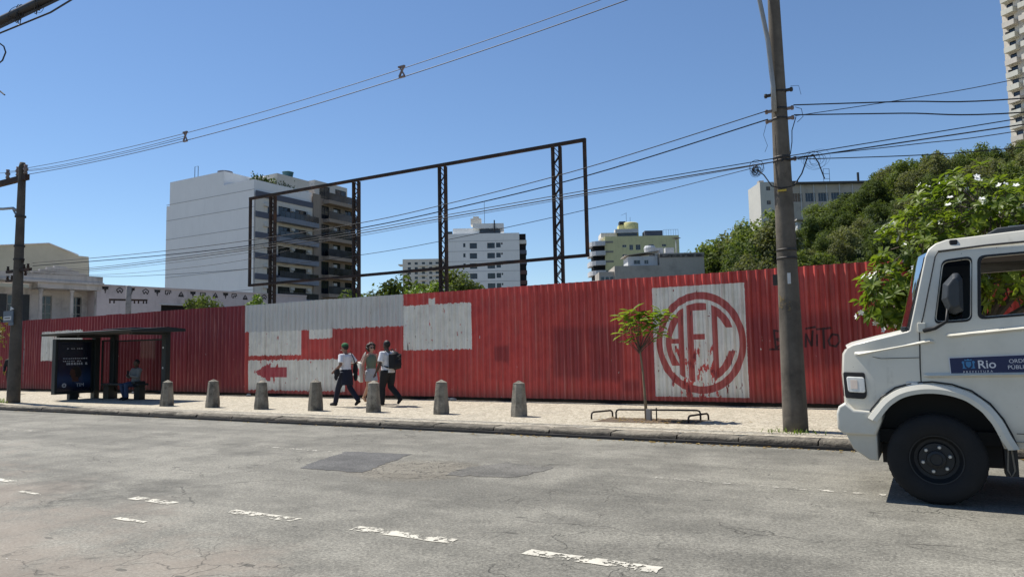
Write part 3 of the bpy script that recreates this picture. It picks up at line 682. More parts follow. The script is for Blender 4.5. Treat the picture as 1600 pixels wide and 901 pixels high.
MB().tube([(15.2, 3, 21), (15.2, 3, 24.0)], .12, 6).build('antenna_mast', M_frame_w, low); MB().lathe([(.1, 0), (.9, .25), (.92, .28)], 14, (15.2, 2.6, 24.2)).build('dish', M_frame_d, low)

# ---- hilltop institute
hil = empty('hilltop_building', (-46.4, 246.2, 20), R(30), 'long pale concrete building standing on the wooded hilltop', 'building')
holes = [(2.0, 3.4, z, z+1.4) for z in (32.5, 28.2-.4, 24.2-.6, 20)]
mb = MB(); facade(mb, 4.6, 0, 35.4, holes, 0, .15); shell(mb, 4.6, 12, 0, 35.4); mb.build('tower_wall', pm('pale_concrete', (.50, .49, .45), .9, .1, .2, streak=.2), hil)
for h in holes: window(hil, *h, y=.06, mull=1, frame=M_frame_w)
holes = [(a, a+3.4, 28.6, 31.6) for a in (6.5, 10.8, 15.1, 19.4, 23.7, 28)]
mb = MB(); facade(mb, 34, 0, 34.4, [(h[0]-4.6, h[1]-4.6, h[2], h[3]) for h in holes], 0, .3); shell(mb, 34, 12, 0, 34.4); o = mb.build('wing_wall', M_conc, hil); o.location = (4.62, .6, 0)
for h in holes: window(o, h[0]-4.6, h[1]-4.6, h[2], h[3], y=.1, mull=3, frame=M_frame_w)
for i in range(8): MB().box(4.9+i*4.3, 5.15+i*4.3, .35, .6, 0, 34.4).build('pilaster', M_white3, hil)
MB().box(4.6, 39, -.6, 13, 34.45, 35.1).build('roof_slab', pm('dark_roof', (.09, .085, .08), .9), hil)
MB().box(.8, 2.4, 3, 5, 35.4, 36.6).build('water_tank', M_conc, hil); MB().box(11, 14, 3, 5, 35.1, 36.3).build('roof_plant', M_frame_d, hil)
mb = MB()
for x in (23, 25): mb.box(x, x+.12, 4, 4.1, 35.1, 40.5)
for z in (37, 38.7, 40.4): mb.box(23, 25.1, 4, 4.1, z, z+.1)
mb.build('roof_mast', M_frame_d, hil); MB().box(34, 34.6, 3, 3.5, 35.1, 38.8).build('chimney', M_frame_d, hil)
# ---- small hillside house half hidden by trees
hh = empty('hillside_house', (-25.6, 178, 17.6), R(24), 'small white house with open veranda half hidden among the hillside trees', 'house')
holes = [(.8, 2.6, 10.6, 12.0), (3.4, 5.2, 10.6, 12.0)]
mb = MB(); facade(mb, 6.2, 0, 12.6, holes, 0, .4); shell(mb, 6.2, 6, 0, 12.6); mb.build('wall', M_white3, hh)
for h in holes: window(hh, *h, y=.2, mull=1)
MB().box(-.5, 7.2, -1.6, 6.4, 12.6, 12.9).build('roof_slab', M_conc, hh); MB().box(-.4, 6.4, -1.4, -1.1, 9.6, 10.4).build('parapet', M_frame_w, hh)
# ---- dark-roofed house and white tank on the crest
cr = empty('crest_house', (-17.6, 217.4, 27), R(24), 'house with a dark pitched roof on the hill crest beside the trees', 'house')
mb = MB(); shell(mb, 9, 6, 0, 14.2, False); mb.build('wall', M_wallcream, cr)
mb = MB(); mb.add([(2.0, -.6, 14.2), (9.4, -.6, 17.0), (9.4, 6.6, 17.0), (2.0, 6.6, 14.2), (2.0, -.6, 14.7), (9.4, -.6, 17.5), (9.4, 6.6, 17.5), (2.0, 6.6, 14.7)], [(0, 3, 2, 1), (4, 5, 6, 7), (0, 1, 5, 4), (2, 3, 7, 6), (1, 2, 6, 5), (0, 4, 7, 3)]); mb.build('roof', pm('brown_tile', (.10, .06, .05), .9), cr)
MB().lathe([(1.0, 0), (1.1, 1.2), (.8, 1.7), (.2, 1.8)], 14, (.9, 2, 14.2)).build('water_tank', M_frame_w, cr)
mb = MB(); mb.add([(2.6, 0, 14.2), (9, 0, 14.2), (9, 0, 16.85), (2.6, 6, 14.2), (9, 6, 14.2), (9, 6, 16.85)], [(0, 1, 2), (5, 4, 3), (1, 4, 5, 2)]); mb.build('gable', M_wallcream, cr)

# ---- tall tower at the right with a grid of balconies
tow = empty('residential_tower', (18.3, 196.6, -.06), R(-42), 'tall cream residential tower covered in small stepped balconies', 'building')
M_tow = pm('tower_render', (.60, .55, .48), .9, .1, .2, streak=.3); M_tow2 = pm('tower_panel', (.62, .60, .52), .9, .12, .4, streak=.3)
nf = 30; holes = []
for i in range(nf):
    z = 2+2.95*i
    for a in (1.3, 5.2, 9.1, 13): holes.append((a, a+1.5, z+.9, z+2.4))
mb = MB(); facade(mb, 16, 0, 2.95*nf+3, holes, 0, .3); shell(mb, 16, 14, 0, 2.95*nf+3); mb.build('wall', M_tow, tow)
for i in range(9, nf):
    z = 2+2.95*i
    for a in (1.3, 5.2, 9.1):
        window(tow, a, a+1.5, z+.9, z+2.4, y=.12, mull=0)
        bo = MB().box(a-.5, a+2.3, -1.3, -.02, z-.25, z+.95).build('balcony', M_tow2 if i % 3 else M_tow, tow)
        if (i*7+int(a)) % 5 == 0: aircon(tow, a+2.5, -.02, z+1.6, M_frame_w)
        MB().box(a+.1, a+.5, -1.25, -.5, z+.95, z+1.5).build('planter', M_frame_d, bo) if (i+int(a)) % 3 == 0 else None

# ---- old house with columns and the long pale wall with graffiti, along a side street
A_ = Vector((-46.72, 27.03, 0)); B_ = Vector((-44.82, 39.13, 0)); dd = (B_-A_).normalized(); ang = math.atan2(dd.y, dd.x)
M_pinkw = pm('pale_pink_render', (.56, .49, .48), .9, .12, .4, .15, 14, .01, dirt=(.33, .29, .285), dscale=.6, streak=.2)
wall = empty('graffiti_wall', (A_.x, A_.y, .13), ang, 'long pale pink building wall with a row of black graffiti tags along its top', 'wall')
mb = MB(); mb.quad((0, 0, 0), (14, 0, 0), (14, 0, 6.2), (0, 0, 6.2)) if False else facade(mb, 16, -.19, 6.2, [(4.15, 9.0, 2.9, 5.0)], 0, .5); shell(mb, 16, 12, -.19, 6.2); mb.build('wall', M_pinkw, wall)
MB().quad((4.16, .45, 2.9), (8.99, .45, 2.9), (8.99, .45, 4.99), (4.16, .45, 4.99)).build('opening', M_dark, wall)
MB().box(4.0, 9.1, -.05, .0, 5.0, 5.07).build('lintel', M_frame_w, wall)
M_ink = pm('black_spray', (.022, .02, .022), .9, .3, bump=0)
rg = random.Random(21); kinds = 'TWTWTEDTEDTEDTWD'
for i in range(15):
    cx = .55+i*.83+rg.uniform(-.08, .08); s = .21; zc = 5.85+rg.uniform(-.04, .04); mb = MB()
    def st(*p, t=.058): 
        for a, b in zip(p, p[1:]): mb.bar((cx+a[0]*s, -.006, zc+a[1]*s), (cx+b[0]*s, -.006, zc+b[1]*s), .012, t, up=(0, 1, 0)) if False else mb.bar((cx+a[0]*s, -.006, zc+a[1]*s), (cx+b[0]*s, -.006, zc+b[1]*s), t, .008, up=(0, 1, 0))
    k = kinds[i]
    if k == 'T': st((-1, .8), (1, .8)); st((-.9, .5), (.9, .5)); st((-.9, .2), (.9, .2)); st((-.6, .8), (-.6, .2)); st((.5, .8), (.5, .2)); st((0, .2), (0, -1.1)); st((-.4, -.2), (.4, -.2))
    elif k == 'W': st((-1, .2), (-.5, -.8), (0, .1), (.5, -.8), (1, .2), (0, .9), (-1, .2))
    elif k == 'E': st((-.9, .8), (.9, .8), (.9, .4)); st((-.9, .8), (-.9, -.4), (-.2, -.6), (-.2, .2), (1.1, .2)); st((.4, .2), (.4, -.5))
    else: st((-.8, -.6), (0, .7), (.8, -.6), (-.8, -.6)); st((-1, -.85), (1, -.85)); st((-.4, -.2), (.4, -.2))
    mb.build('graffiti_tag', M_ink, wall)
mb = MB()
mb = MB(); mb.box(-.05, 16, -.06, -.002, 6.1, 6.2); mb.build('coping', M_pinkw, wall)
# old house continues the same street line to the left
M_old = pm('old_plaster', (.52, .48, .45), .9, .18, .6, .2, 12, .01, dirt=(.22, .20, .18), dscale=.9, streak=.35)
hs = empty('old_house', (A_.x-dd.x*13.75-dd.y*1.5, A_.y-dd.y*13.75+dd.x*1.5, .13), ang, 'old two storey house with veranda columns, tall windows and crumbling parapet', 'house')
LX = 14.0; hs.scale = (1, 1, 1.065); holes = [(10.95, 11.68, 3.5, 5.1), (12.72, 13.42, 3.5, 5.1), (6.4, 7.1, 3.4, 5.1), (9.2, 9.9, 3.4, 5.1)]
mb = MB(); facade(mb, LX, -.19, 5.5, holes, 0, .18); shell(mb, LX, 9, -.19, 5.5); mb.build('wall', M_old, hs)
for h in holes: window(hs, *h, y=.06, mull=1, trans=2, frame=pm('old_frame', (.30, .29, .27), .8) if 'old_frame' not in bpy.data.materials else bpy.data.materials['old_frame'], glass=M_dark if h[0] < 8 else None)
for h in holes[:2]: MB().add([(h[0]-.1, -.08, 5.15), (h[1]+.1, -.08, 5.15), ((h[0]+h[1])/2, -.08, 5.42), (h[0]-.1, -.001, 5.15), (h[1]+.1, -.001, 5.15), ((h[0]+h[1])/2, -.001, 5.42)], [(0, 1, 2), (0, 2, 5, 3), (1, 4, 5, 2), (0, 3, 4, 1)]).build('pediment', M_old, hs)
for h in holes[2:]: 
    for s in (h[0]-.5, h[1]+.02): MB().box(s, s+.48, -.06, 0, h[2], h[3]).build('shutter', pm('dark_shutter', (.04, .045, .05), .7) if 'dark_shutter' not in bpy.data.materials else bpy.data.materials['dark_shutter'], hs)
for x in (10.6, 12.35, 13.8):
    MB().lathe([(.15, -.1), (.15, 3.1), (.12, 3.2), (.10, 5.2), (.15, 5.3), (.16, 5.4)], 12, (x, -1.3, 0)).build('column', M_old, hs, smooth=True)
MB().box(10.35, 14.0, -1.55, .0, 5.42, 5.75).build('veranda_beam', M_old, hs); MB().box(10.35, 14.0, -1.5, 0, 2.6, 2.8).build('veranda_floor', M_old, hs)
for i in range(16): MB().lathe([(.045, 2.8), (.03, 2.9), (.05, 3.05), (.03, 3.25), (.045, 3.3)], 6, (10.85+i*.19, -1.4, 0)).build('baluster', M_old, hs)
MB().box(10.6, 13.8, -1.47, -1.32, 3.3, 3.38).build('handrail', M_old, hs)
MB().box(-.1, 14.1, -1.7, .3, 5.75, 5.88).build('cornice', M_old, hs)
mb = MB(); mb.box(7.5, 14.05, -1.6, -1.35, 5.88, 6.25); mb.build('parapet', M_old, hs)
for i, (x0, x1, h) in enumerate(((10.0, 13.0, .14), (10.4, 12.6, .26), (10.8, 12.2, .40), (11.2, 11.9, .50), (9.2, 9.8, .10))): MB().box(x0, x1, -1.62-.003*i, -1.33+.003*i, 6.25, 6.25+h).build('parapet_ornament', M_old, hs)
MB().box(-3, 5.4, -1.2, 6, 5.5, 5.62).build('roof_slab', M_old, hs)
# ---- cream gabled warehouse behind the house
M_cream = pm('cream_wall', (.44, .42, .32), .9, .12, .3, .1, 14, .01, dirt=(.33, .31, .25), dscale=.4)
ge = empty('gabled_warehouse', (-63.1, 24.2, .13), R(60), 'cream walled warehouse with a low gable rising behind the old house', 'building')
mb = MB(); pr = [(-6, -.19), (10.0, -.19), (10.0, 9.5), (9.3, 9.55), (7.3, 10.4), (3.0, 9.95), (-6, 9.75)]; nb = len(pr)
mb.add([(x, 0, z) for x, z in pr]+[(x, 9, z) for x, z in pr], [tuple(range(nb)), tuple(range(2*nb-1, nb-1, -1))]+[(j, j+nb, (j+1) % nb+nb, (j+1) % nb) for j in range(nb)]); mb.build('wall', M_cream, ge, weld=True)
MB().bar((7.3, -.05, 10.43), (9.3, -.05, 9.6), .25, .06).build('verge', M_frame_w, ge); MB().bar((3.0, -.05, 9.98), (7.3, -.05, 10.43), .25, .06).build('verge', M_frame_w, ge)
# dull infill roofs so that the waste ground behind the fence is not bare

# ================================================================== HILL AND VEGETATION
def hill_h(x, y):
    t = (x-(-.30*y-8))/55.; t = max(0., min(1.05, t)); s = max(0., min(1., (y-92)/88.)); s = s*s*(3-2*s)
    return 33.8*t*s + (2.0*noise.noise(Vector((x*.06, y*.06, 0))) if t > .05 and s > .05 else 0)*s
mb = MB(); n1, n2 = 60, 50; hx0, hx1, hy0, hy1 = -120, 190, 92, 330
for j in range(n2+1):
    for i in range(n1+1):
        x = hx0+(hx1-hx0)*i/n1; y = hy0+(hy1-hy0)*j/n2; mb.v.append((x, y, hill_h(x, y)-.1))
mb.f = [(j*(n1+1)+i, j*(n1+1)+i+1, (j+1)*(n1+1)+i+1, (j+1)*(n1+1)+i) for j in range(n2) for i in range(n1)]; mb.m = [0]*len(mb.f)
tag(mb.build('hill', pm('hill_undergrowth', (.035, .05, .02), .95, .5, .2, .6, 3, .2), smooth=True), kind='structure')

M_l_dark = leaf_mat('foliage_dark', (.058, .080, .028), (.112, .140, .050), .32, .75, .1)
M_l_mid = leaf_mat('foliage_mid', (.085, .115, .034), (.15, .18, .055), .34, .7, .15)
M_l_pale = leaf_mat('foliage_olive', (.13, .14, .07), (.19, .195, .10), .34, .75, .12)
M_l_brt = leaf_mat('foliage_bright', (.10, .17, .03), (.20, .27, .05), .35)
M_bark = pm('bark', (.10, .08, .06), .95, .4, 8, .8, 30, .02)
def crown_mesh(name, rx, ry, rz, lobes, leaves, size, rnd, flat=1.0, gap=.0, low=-.6):
    """crown of many small leaf faces gathered in clumps"""
    mb = MB(); cs = []
    for i in range(lobes):
        while True:
            d = Vector((rnd.uniform(-1, 1), rnd.uniform(-1, 1), rnd.uniform(low, 1)))
            if .25 < d.length < 1: break
        d *= .80; cs.append((Vector((d.x*rx, d.y*ry, d.z*rz)), rnd.uniform(.24, .42)*min(rx, ry)))
    for c, r in cs:
        for k in range(leaves):
            d = Vector((rnd.gauss(0, 1), rnd.gauss(0, 1), rnd.gauss(0, 1)*flat)).normalized()
            p = c + d*r*(rnd.random()**.4)*Vector((1, 1, .8)).length/1.62
            n = (d+Vector((rnd.gauss(0, .6), rnd.gauss(0, .6), rnd.gauss(.35, .6)))).normalized(); a = n.orthogonal().normalized(); a = (Matrix.Rotation(rnd.uniform(0, 6.28), 3, n) @ a); b = n.cross(a)
            s = size*rnd.uniform(.6, 1.3)
            mb.v += [tuple(p-a*s), tuple(p-b*s*.55+n*s*.15), tuple(p+a*s), tuple(p+b*s*.55+n*s*.15)]; o = len(mb.v)-4; mb.f.append((o, o+1, o+2, o+3)); mb.m.append(0)
    return mb.mesh(name), cs
def trunk_mesh(name, h, r, cs, rnd, zoff):
    mb = MB(); top = Vector((rnd.uniform(-.3, .3), rnd.uniform(-.3, .3), h))
    mb.tube([(0, 0, -.5), (top.x*.3, top.y*.2, h*.5), top], [r, r*.75, r*.5], 7)
    for c, q in rnd.sample(cs, min(7, len(cs))):
        e = c+Vector((0, 0, zoff)); m_ = top.lerp(e, .5)+Vector((0, 0, -.3)); mb.tube([top-Vector((0, 0, h*.15)), m_, e], [r*.4, r*.25, r*.1], 5)
    return mb.mesh(name, True)
rv_ = random.Random(77)
PROTO = []
for (nm, rx, rz, lobes, leaves, size, mat, flat, th) in (('dense', 4.2, 3.6, 26, 110, .30, M_l_dark, 1, 4.5), ('broad', 5.0, 3.4, 26, 115, .30, M_l_mid, 1, 5), ('olive', 4.0, 3.6, 30, 100, .24, M_l_pale, 1, 4), ('open', 4.6, 2.6, 17, 95, .27, M_l_dark, .7, 6)):
    cm, cs = crown_mesh('crown', rx, rx*.95, rz, lobes, leaves, size, rv_, flat); zoff = th+rz*.45
    cm.transform(Matrix.Translation((0, 0, zoff))); tm = trunk_mesh('trunk', th, .26, cs, rv_, zoff); cm.materials.append(mat); tm.materials.append(M_bark); PROTO.append((nm, cm, tm, zoff+rz))
def tree(kind, x, y, z, sc, label, group, name='tree', rz=None, sz=None):
    nm, cm, tm, h = PROTO[kind]
    e = empty(name, (x, y, z), rv_.uniform(0, 6.28) if rz is None else rz, label, 'tree', group); e.scale = (sc, sc, sz or sc)
    c = bpy.data.objects.new('crown', cm); C.objects.link(c); c.parent = e
    t = bpy.data.objects.new('trunk', tm); C.objects.link(t); t.parent = e
    return e
LB = ['dense dark green tree in the woods on the hillside', 'broad green leafy tree in the woods on the hillside', 'pale olive feathery tree in the woods on the hillside', 'open crowned tree with sky gaps on the hill crest']
# crest trees read one by one
for (k, x, y, sc, sz) in ((1, -5.4, 203, 1.15, 1.22), (1, 1.5, 206, 1.25, 1.25), (0, -8.6, 199, 1.0, 1.05), (1, 6.5, 209, 1.2, 1.15), (3, 14.5, 218, 1.15, 1.22), (3, 21.5, 224, 1.0, .95), (3, 27, 225, 1.0, .95), (1, -20.5, 184, 1.05, .95), (1, -27, 180, 1.0, .85), (0, -15.5, 192, .9, .8), (3, 18, 226, .9, .9)):
    tree(k, x, y, hill_h(x, y)-.6, sc, LB[k], 'trees on the wooded hillside', sz=sz)
for (k, x, y, sc, sz) in ((1, -45.5, 168, 1.5, 1.75), (1, -50.5, 171, 1.35, 1.5), (1, -40.5, 164, 1.5, 1.72), (2, -34.5, 158, 1.5, 1.75), (1, -28.8, 152, 1.55, 1.75), (2, -25.4, 148, 1.45, 1.6), (0, -30.5, 136, 1.3, 1.5), (2, -26.5, 129, 1.3, 1.4), (0, -36.5, 160, 1.4, 1.5)):
    tree(k, x, y, hill_h(x, y)-.3, sc, LB[k], 'trees on the wooded hillside', sz=sz)
# slope: individual trees on the face seen from the street, the rest as one mass
pts = []
y = 104.
while y < 214:
    x = -.30*y+2
    while x < .17*y+8:
        px, py = x+rv_.uniform(-1.7, 1.7), y+rv_.uniform(-1.7, 1.7); pts.append((px, py)); x += 5.6
    y += 5.6
rv_.shuffle(pts)
one = [p for p in pts if p[1] < 190][:150]; rest = [p for p in pts if p not in one]
def blocked(px, py): return (-28.5 < px < -18.5 and 174 < py < 190)
for (px, py) in one:
    if blocked(px, py): continue
    k = rv_.choices([0, 1, 2, 2], [3, 3, 4, 2])[0]; k = 2 if noise.noise(Vector((px*.05, py*.05, 5))) > .08 else (0 if noise.noise(Vector((px*.05, py*.05, 5))) < -.12 else k)
    s = rv_.uniform(.62, .95); tree(k, px, py, hill_h(px, py)-1.6, s, LB[k], 'trees on the wooded hillside')
mb = MB(); src = {0: PROTO[0][1], 2: PROTO[2][1]}
cache = {k: ([v.co.copy() for v in m.vertices], [tuple(p.vertices) for p in m.polygons]) for k, m in src.items()}
for (px, py) in rest:
    if blocked(px, py): continue
    k = 2 if noise.noise(Vector((px*.05, py*.05, 5))) > .05 else 0; vsx, fsx = cache[k]; sc = rv_.uniform(.6, .9); a = rv_.uniform(0, 6.28); ca, sa = math.cos(a)*sc, math.sin(a)*sc; z = hill_h(px, py)-2.2
    mb.mi = 0 if k == 0 else 1; o = len(mb.v)
    sel = [f for i, f in enumerate(fsx) if i % 3]
    mb.v += [(px+v.x*ca-v.y*sa, py+v.x*sa+v.y*ca, z+v.z*sc) for v in vsx]; mb.f += [tuple(i+o for i in f) for f in sel]; mb.m += [mb.mi]*len(sel)
# low scrub filling between the trunks
for i in range(26000):
    py = rv_.uniform(98, 205); px = rv_.uniform(-.30*py-2, .17*py+8); z = hill_h(px, py)+abs(rv_.gauss(0, .9)); s = rv_.uniform(.2, .5)
    a = Vector((rv_.gauss(0, 1), rv_.gauss(0, 1), rv_.gauss(0, .6))).normalized(); b = a.cross(Vector((rv_.gauss(0, 1), rv_.gauss(0, 1), rv_.gauss(0, 1)))).normalized(); p = Vector((px, py, z)); o = len(mb.v)
    mb.v += [tuple(p-a*s), tuple(p-b*s*.6), tuple(p+a*s), tuple(p+b*s*.6)]; mb.f.append((o, o+1, o+2, o+3)); mb.m.append(1 if i % 3 == 0 else 0)
tag(mb.build('hillside_woodland', [M_l_dark, M_l_pale]), 'dense green woodland covering the hillside', 'woodland', kind='stuff')

# ---- trees on the lot behind the fence
tree(0, -38.2, 47.0, 0.0, .80, 'dark round tree rising behind the grey band of the fence', 'trees behind the fence', sz=.80)
tree(0, -41.8, 46.6, 0.0, .62, 'low dark tree beside the beige balconies behind the fence', 'trees behind the fence', sz=.70)
tree(0, -35.4, 46.5, 0.0, .66, 'dark spreading tree in front of the far cream tower', 'trees behind the fence', sz=.74)
def lone_tree(name, label, x, y, top, rx, rz, lobes, leaves, size, mat, seed, group='trees behind the fence', z0=-.06):
    rnd = random.Random(seed); e = empty(name, (x, y, z0), 0, label, 'tree', group)
    cm, cs = crown_mesh('crown', rx, rx, rz, lobes, leaves, size, rnd); zo = top-z0-rz; cm.transform(Matrix.Translation((0, 0, zo))); mk('crown', cm, mat, e)
    mk('trunk', trunk_mesh('trunk', max(.6, zo-rz*.4), .07+.02*rx, cs, rnd, zo), M_bark, e); return e
lone_tree('tree', 'bright green leafy tree below the billboard frame', -31.6, 42.3, 6.7, 1.9, 1.3, 14, 170, .13, M_l_brt, 1)
lone_tree('tree', 'mid green rounded tree in front of the white windowed block', -28.2, 41.5, 7.2, 1.9, 1.7, 22, 170, .14, M_l_mid, 2)
lone_tree('bush', 'small bright yellow green bush peeking over the grey fence sheets', -21.5, 18.25, 3.78, .42, .45, 14, 110, .05, M_l_brt, 3)
lone_tree('shrub', 'sparse dark shrub in front of the graffiti wall', -31.2, 23.4, 4.7, .95, .6, 14, 60, .085, M_l_dark, 4)

# ---- broad leaves in rosettes, for the two street trees
def leaf(mb, p, d, up, L, W):
    d = d.normalized(); s = d.cross(up)
    s = s.normalized() if s.length > 1e-3 else d.orthogonal().normalized(); n = s.cross(d)
    m1 = p+d*L*.45-n*L*.04; t = p+d*L-n*L*.22
    o = len(mb.v); mb.v += [tuple(p), tuple(p+d*L*.38+s*W*.36+n*L*.03), tuple(p+d*L*.70+s*W*.44-n*L*.03), tuple(t), tuple(p+d*L*.70-s*W*.44-n*L*.03), tuple(p+d*L*.38-s*W*.36+n*L*.03), tuple(m1)]
    for f in ((0, 1, 6), (1, 2, 6), (2, 3, 6), (3, 4, 6), (4, 5, 6), (5, 0, 6)): mb.f.append(tuple(i+o for i in f)); mb.m.append(mb.mi)
def rosette(mb, c, ax, k, L, rnd, spread=1.0):
    ax = ax.normalized(); a = ax.orthogonal().normalized(); b = ax.cross(a)
    for i in range(k):
        t = 2.4*i+rnd.uniform(-.4, .4); e = .15+.85*(i/k); d = (a*math.cos(t)+b*math.sin(t))*spread + ax*(1.1-1.2*e)+Vector((0, 0, -.25*rnd.random()))
        leaf(mb, c+ax*(.03*(1-e)), d, ax, L*rnd.uniform(.7, 1.15), L*.52*rnd.uniform(.8, 1.15))
M_leaf1 = leaf_mat('street_tree_leaf', (.075, .128, .019), (.235, .29, .042), .42, .45, .26)
M_leaf2 = leaf_mat('sapling_leaf', (.12, .19, .025), (.25, .31, .045), .48, .45, .25)
M_petal = pm('white_petal', (.80, .80, .76), .6, .08, bump=0)
st = empty('street_tree', (.75, 14.9, .13), 0, 'leafy street tree with white blossoms behind the white truck', 'tree')
rs = random.Random(9); mb = MB(); fl = MB(); br = MB()
O = Vector((.75, 14.9, .13))
# crown volume: blobs (centre, radii) in world space, drooping lobe on the left
BL = [((1.0, 14.9, 3.55), (1.5, 1.35, 1.1)), ((2.3, 15.2, 3.55), (1.3, 1.3, 1.05)), ((-.05, 14.5, 3.05), (.85, 1.0, .9)), ((-.62, 14.2, 2.45), (.50, .6, .60)), ((-.35, 14.3, 2.05), (.40, .5, .35)), ((3.6, 15.2, 3.3), (1.2, 1.2, 1.1)), ((1.25, 14.9, 2.75), (1.6, 1.2, .6)), ((.35, 14.2, 2.5), (.7, .8, .6))]
nodes = []
for (c, r) in BL:
    k = int(115*r[0]*r[2])+26
    for i in range(k):
        d = Vector((rs.gauss(0, 1), rs.gauss(0, 1), rs.gauss(0, 1))).normalized(); q = rs.random()**.28
        nodes.append((Vector((c[0]+d.x*r[0]*q, c[1]+d.y*r[1]*q, c[2]+d.z*r[2]*q)), d, Vector(c)))
for (p, d, c) in nodes:
    if p.z < 1.6: continue
    ax = (d*.8+Vector((0, 0, .75))+Vector((rs.gauss(0, .25), rs.gauss(0, .25), rs.gauss(0, .2))))
    rosette(mb, p-O, ax, rs.randint(7, 11), rs.uniform(.14, .20), rs)
    if rs.random() < .5: br.tube([p-O, p-O-ax.normalized()*.22, (p-O).lerp(c-O, .45)], [.007, .009, .014], 4, False)
    if rs.random() < .15 and (d.x < .05 or d.z > .45):
        for j in range(rs.randint(2, 5)):
            f = p-O+ax.normalized()*.08+Vector((rs.gauss(0, .07), rs.gauss(0, .07), rs.gauss(0, .06))); n = (ax.normalized()+Vector((rs.gauss(0, .5), rs.gauss(0, .5)-.4, rs.gauss(0, .4)))).normalized(); a = n.orthogonal().normalized(); b = n.cross(a)
            for q in range(5):
                t = q*1.2566; e = a*math.cos(t)+b*math.sin(t); s_ = a*math.cos(t+1.57)+b*math.sin(t+1.57); fl.quad(f, f+e*.034-s_*.02, f+e*.056+n*.01, f+e*.034+s_*.02)
for i, (c, r) in enumerate(BL):
    e = Vector(c)-O; base = Vector((.0, 0, 1.55)); m_ = base.lerp(e, .5)+Vector((rs.uniform(-.1, .1), rs.uniform(-.1, .1), .1)); br.tube([base, m_, e], [.07, .05, .02], 6)
mb.build('foliage', M_leaf1, st); fl.build('blossom', M_petal, st); br.build('branches', M_bark, st)
MB().tube([(-.05, 0, -.08), (.02, .02, .7), (.0, 0, 1.6), (.05, 0, 2.4)], [.12, .10, .095, .06], 9).build('trunk', M_bark, st, smooth=True)

# ---- staked sapling in the pit
sp = empty('sapling', (-4.93, 13.72, .13), 0, 'slender young tree with a few clusters of large green leaves in the railed pit', 'tree')
TP = [(0, 0, 0), (-.02, 0, .5), (-.05, .01, .95), (-.08, 0, 1.28), (-.12, 0, 1.55)]
MB().tube(TP, [.035, .026, .021, .018, .014], 7).build('trunk', pm('pale_bark', (.22, .17, .11), .9, .3, 12, .5, 60, .005), sp, smooth=True)
mb = MB(); br = MB(); rs = random.Random(14)
for (x, z, y, k, L) in ((-.45, 2.0, -.1, 10, .2), (-.33, 1.72, .1, 8, .22), (-.18, 1.95, .05, 9, .2), (-.10, 1.62, -.15, 7, .18), (.02, 1.78, .1, 8, .19), (.16, 1.85, -.1, 10, .2), (.30, 1.98, .05, 10, .2), (.50, 2.02, 0, 10, .19), (.20, 1.55, .1, 6, .17), (.42, 1.82, -.12, 9, .18), (-.30, 1.5, -.1, 6, .19), (.62, 1.98, .1, 6, .16), (-.38, 1.86, .15, 9, .2), (-.22, 2.1, -.1, 9, .2), (-.05, 2.05, .1, 9, .2), (.10, 2.0, .12, 9, .19), (.24, 1.72, -.15, 8, .19), (.40, 2.1, .1, 9, .18), (-.02, 1.9, -.2, 9, .2), (-.45, 1.68, -.05, 7, .2), (.33, 1.66, .15, 8, .19)):
    x = -.10+(x+.10)*.86; c = Vector((x, y, z)); br.tube([(-.09, 0, 1.3+.12*(z-1.5)), Vector((-.12, 0, 1.4)).lerp(c, .5)+Vector((0, 0, -.04)), c], [.009, .006, .004], 5, False); rosette(mb, c, Vector((x*.5, y, .9)), k-2, L*1.4, rs, 1.1)
br.tube([(-.12, 0, 1.3), (-.06, 0, 2.34)], [.008, .005], 5); mb.build('leaves', M_leaf2, sp); br.build('branches', M_bark, sp)
MB().box(.01, .10, -.06, .04, -.03, .22).build('stake', M_conc, sp)
sheet('soil_bed', ragged([(-5.85, 13.1), (-3.85, 13.25), (-3.8, 14.12), (-5.75, 14.02)], .04, .15, 9), .134, M_soil, pave)
M_rail2 = pm('brown_black_paint', (.030, .022, .018), .6, .3, 8)
def hoop(p, q, h, label):
    p = Vector(p); q = Vector(q); d = (q-p).normalized(); r = .06; up = Vector((0, 0, h))
    b = Vector((p.x, p.y, .13))
    pts = [p, p+up-Vector((0, 0, r)), p+up+d*r*.3-Vector((0, 0, r*.3)), p+up+d*r, q+up-d*r, q+up-d*r*.3-Vector((0, 0, r*.3)), q+up-Vector((0, 0, r)), q]
    tag(MB().tube([v-b for v in pts], .019, 8).build('pit_railing', M_rail2, smooth=True, loc=b), label, 'railing', 'low railings around the sapling pit')
hoop((-6.03, 13.55, .13), (-5.80, 14.10, .13), .14, 'short bent dark railing at the end of the sapling pit beside the litter')
hoop((-5.58, 13.75, .13), (-3.95, 14.02, .13), .19, 'long low dark railing behind the sapling')
hoop((-4.02, 13.45, .13), (-3.82, 14.1, .13), .13, 'short dark railing at the end of the pit nearest the tall pole')
MB().tube([(0, 0, -.02), (0, 0, .25)], .014, 6).build('stake', M_rail2, sp, loc=(.22, -.05, 0))
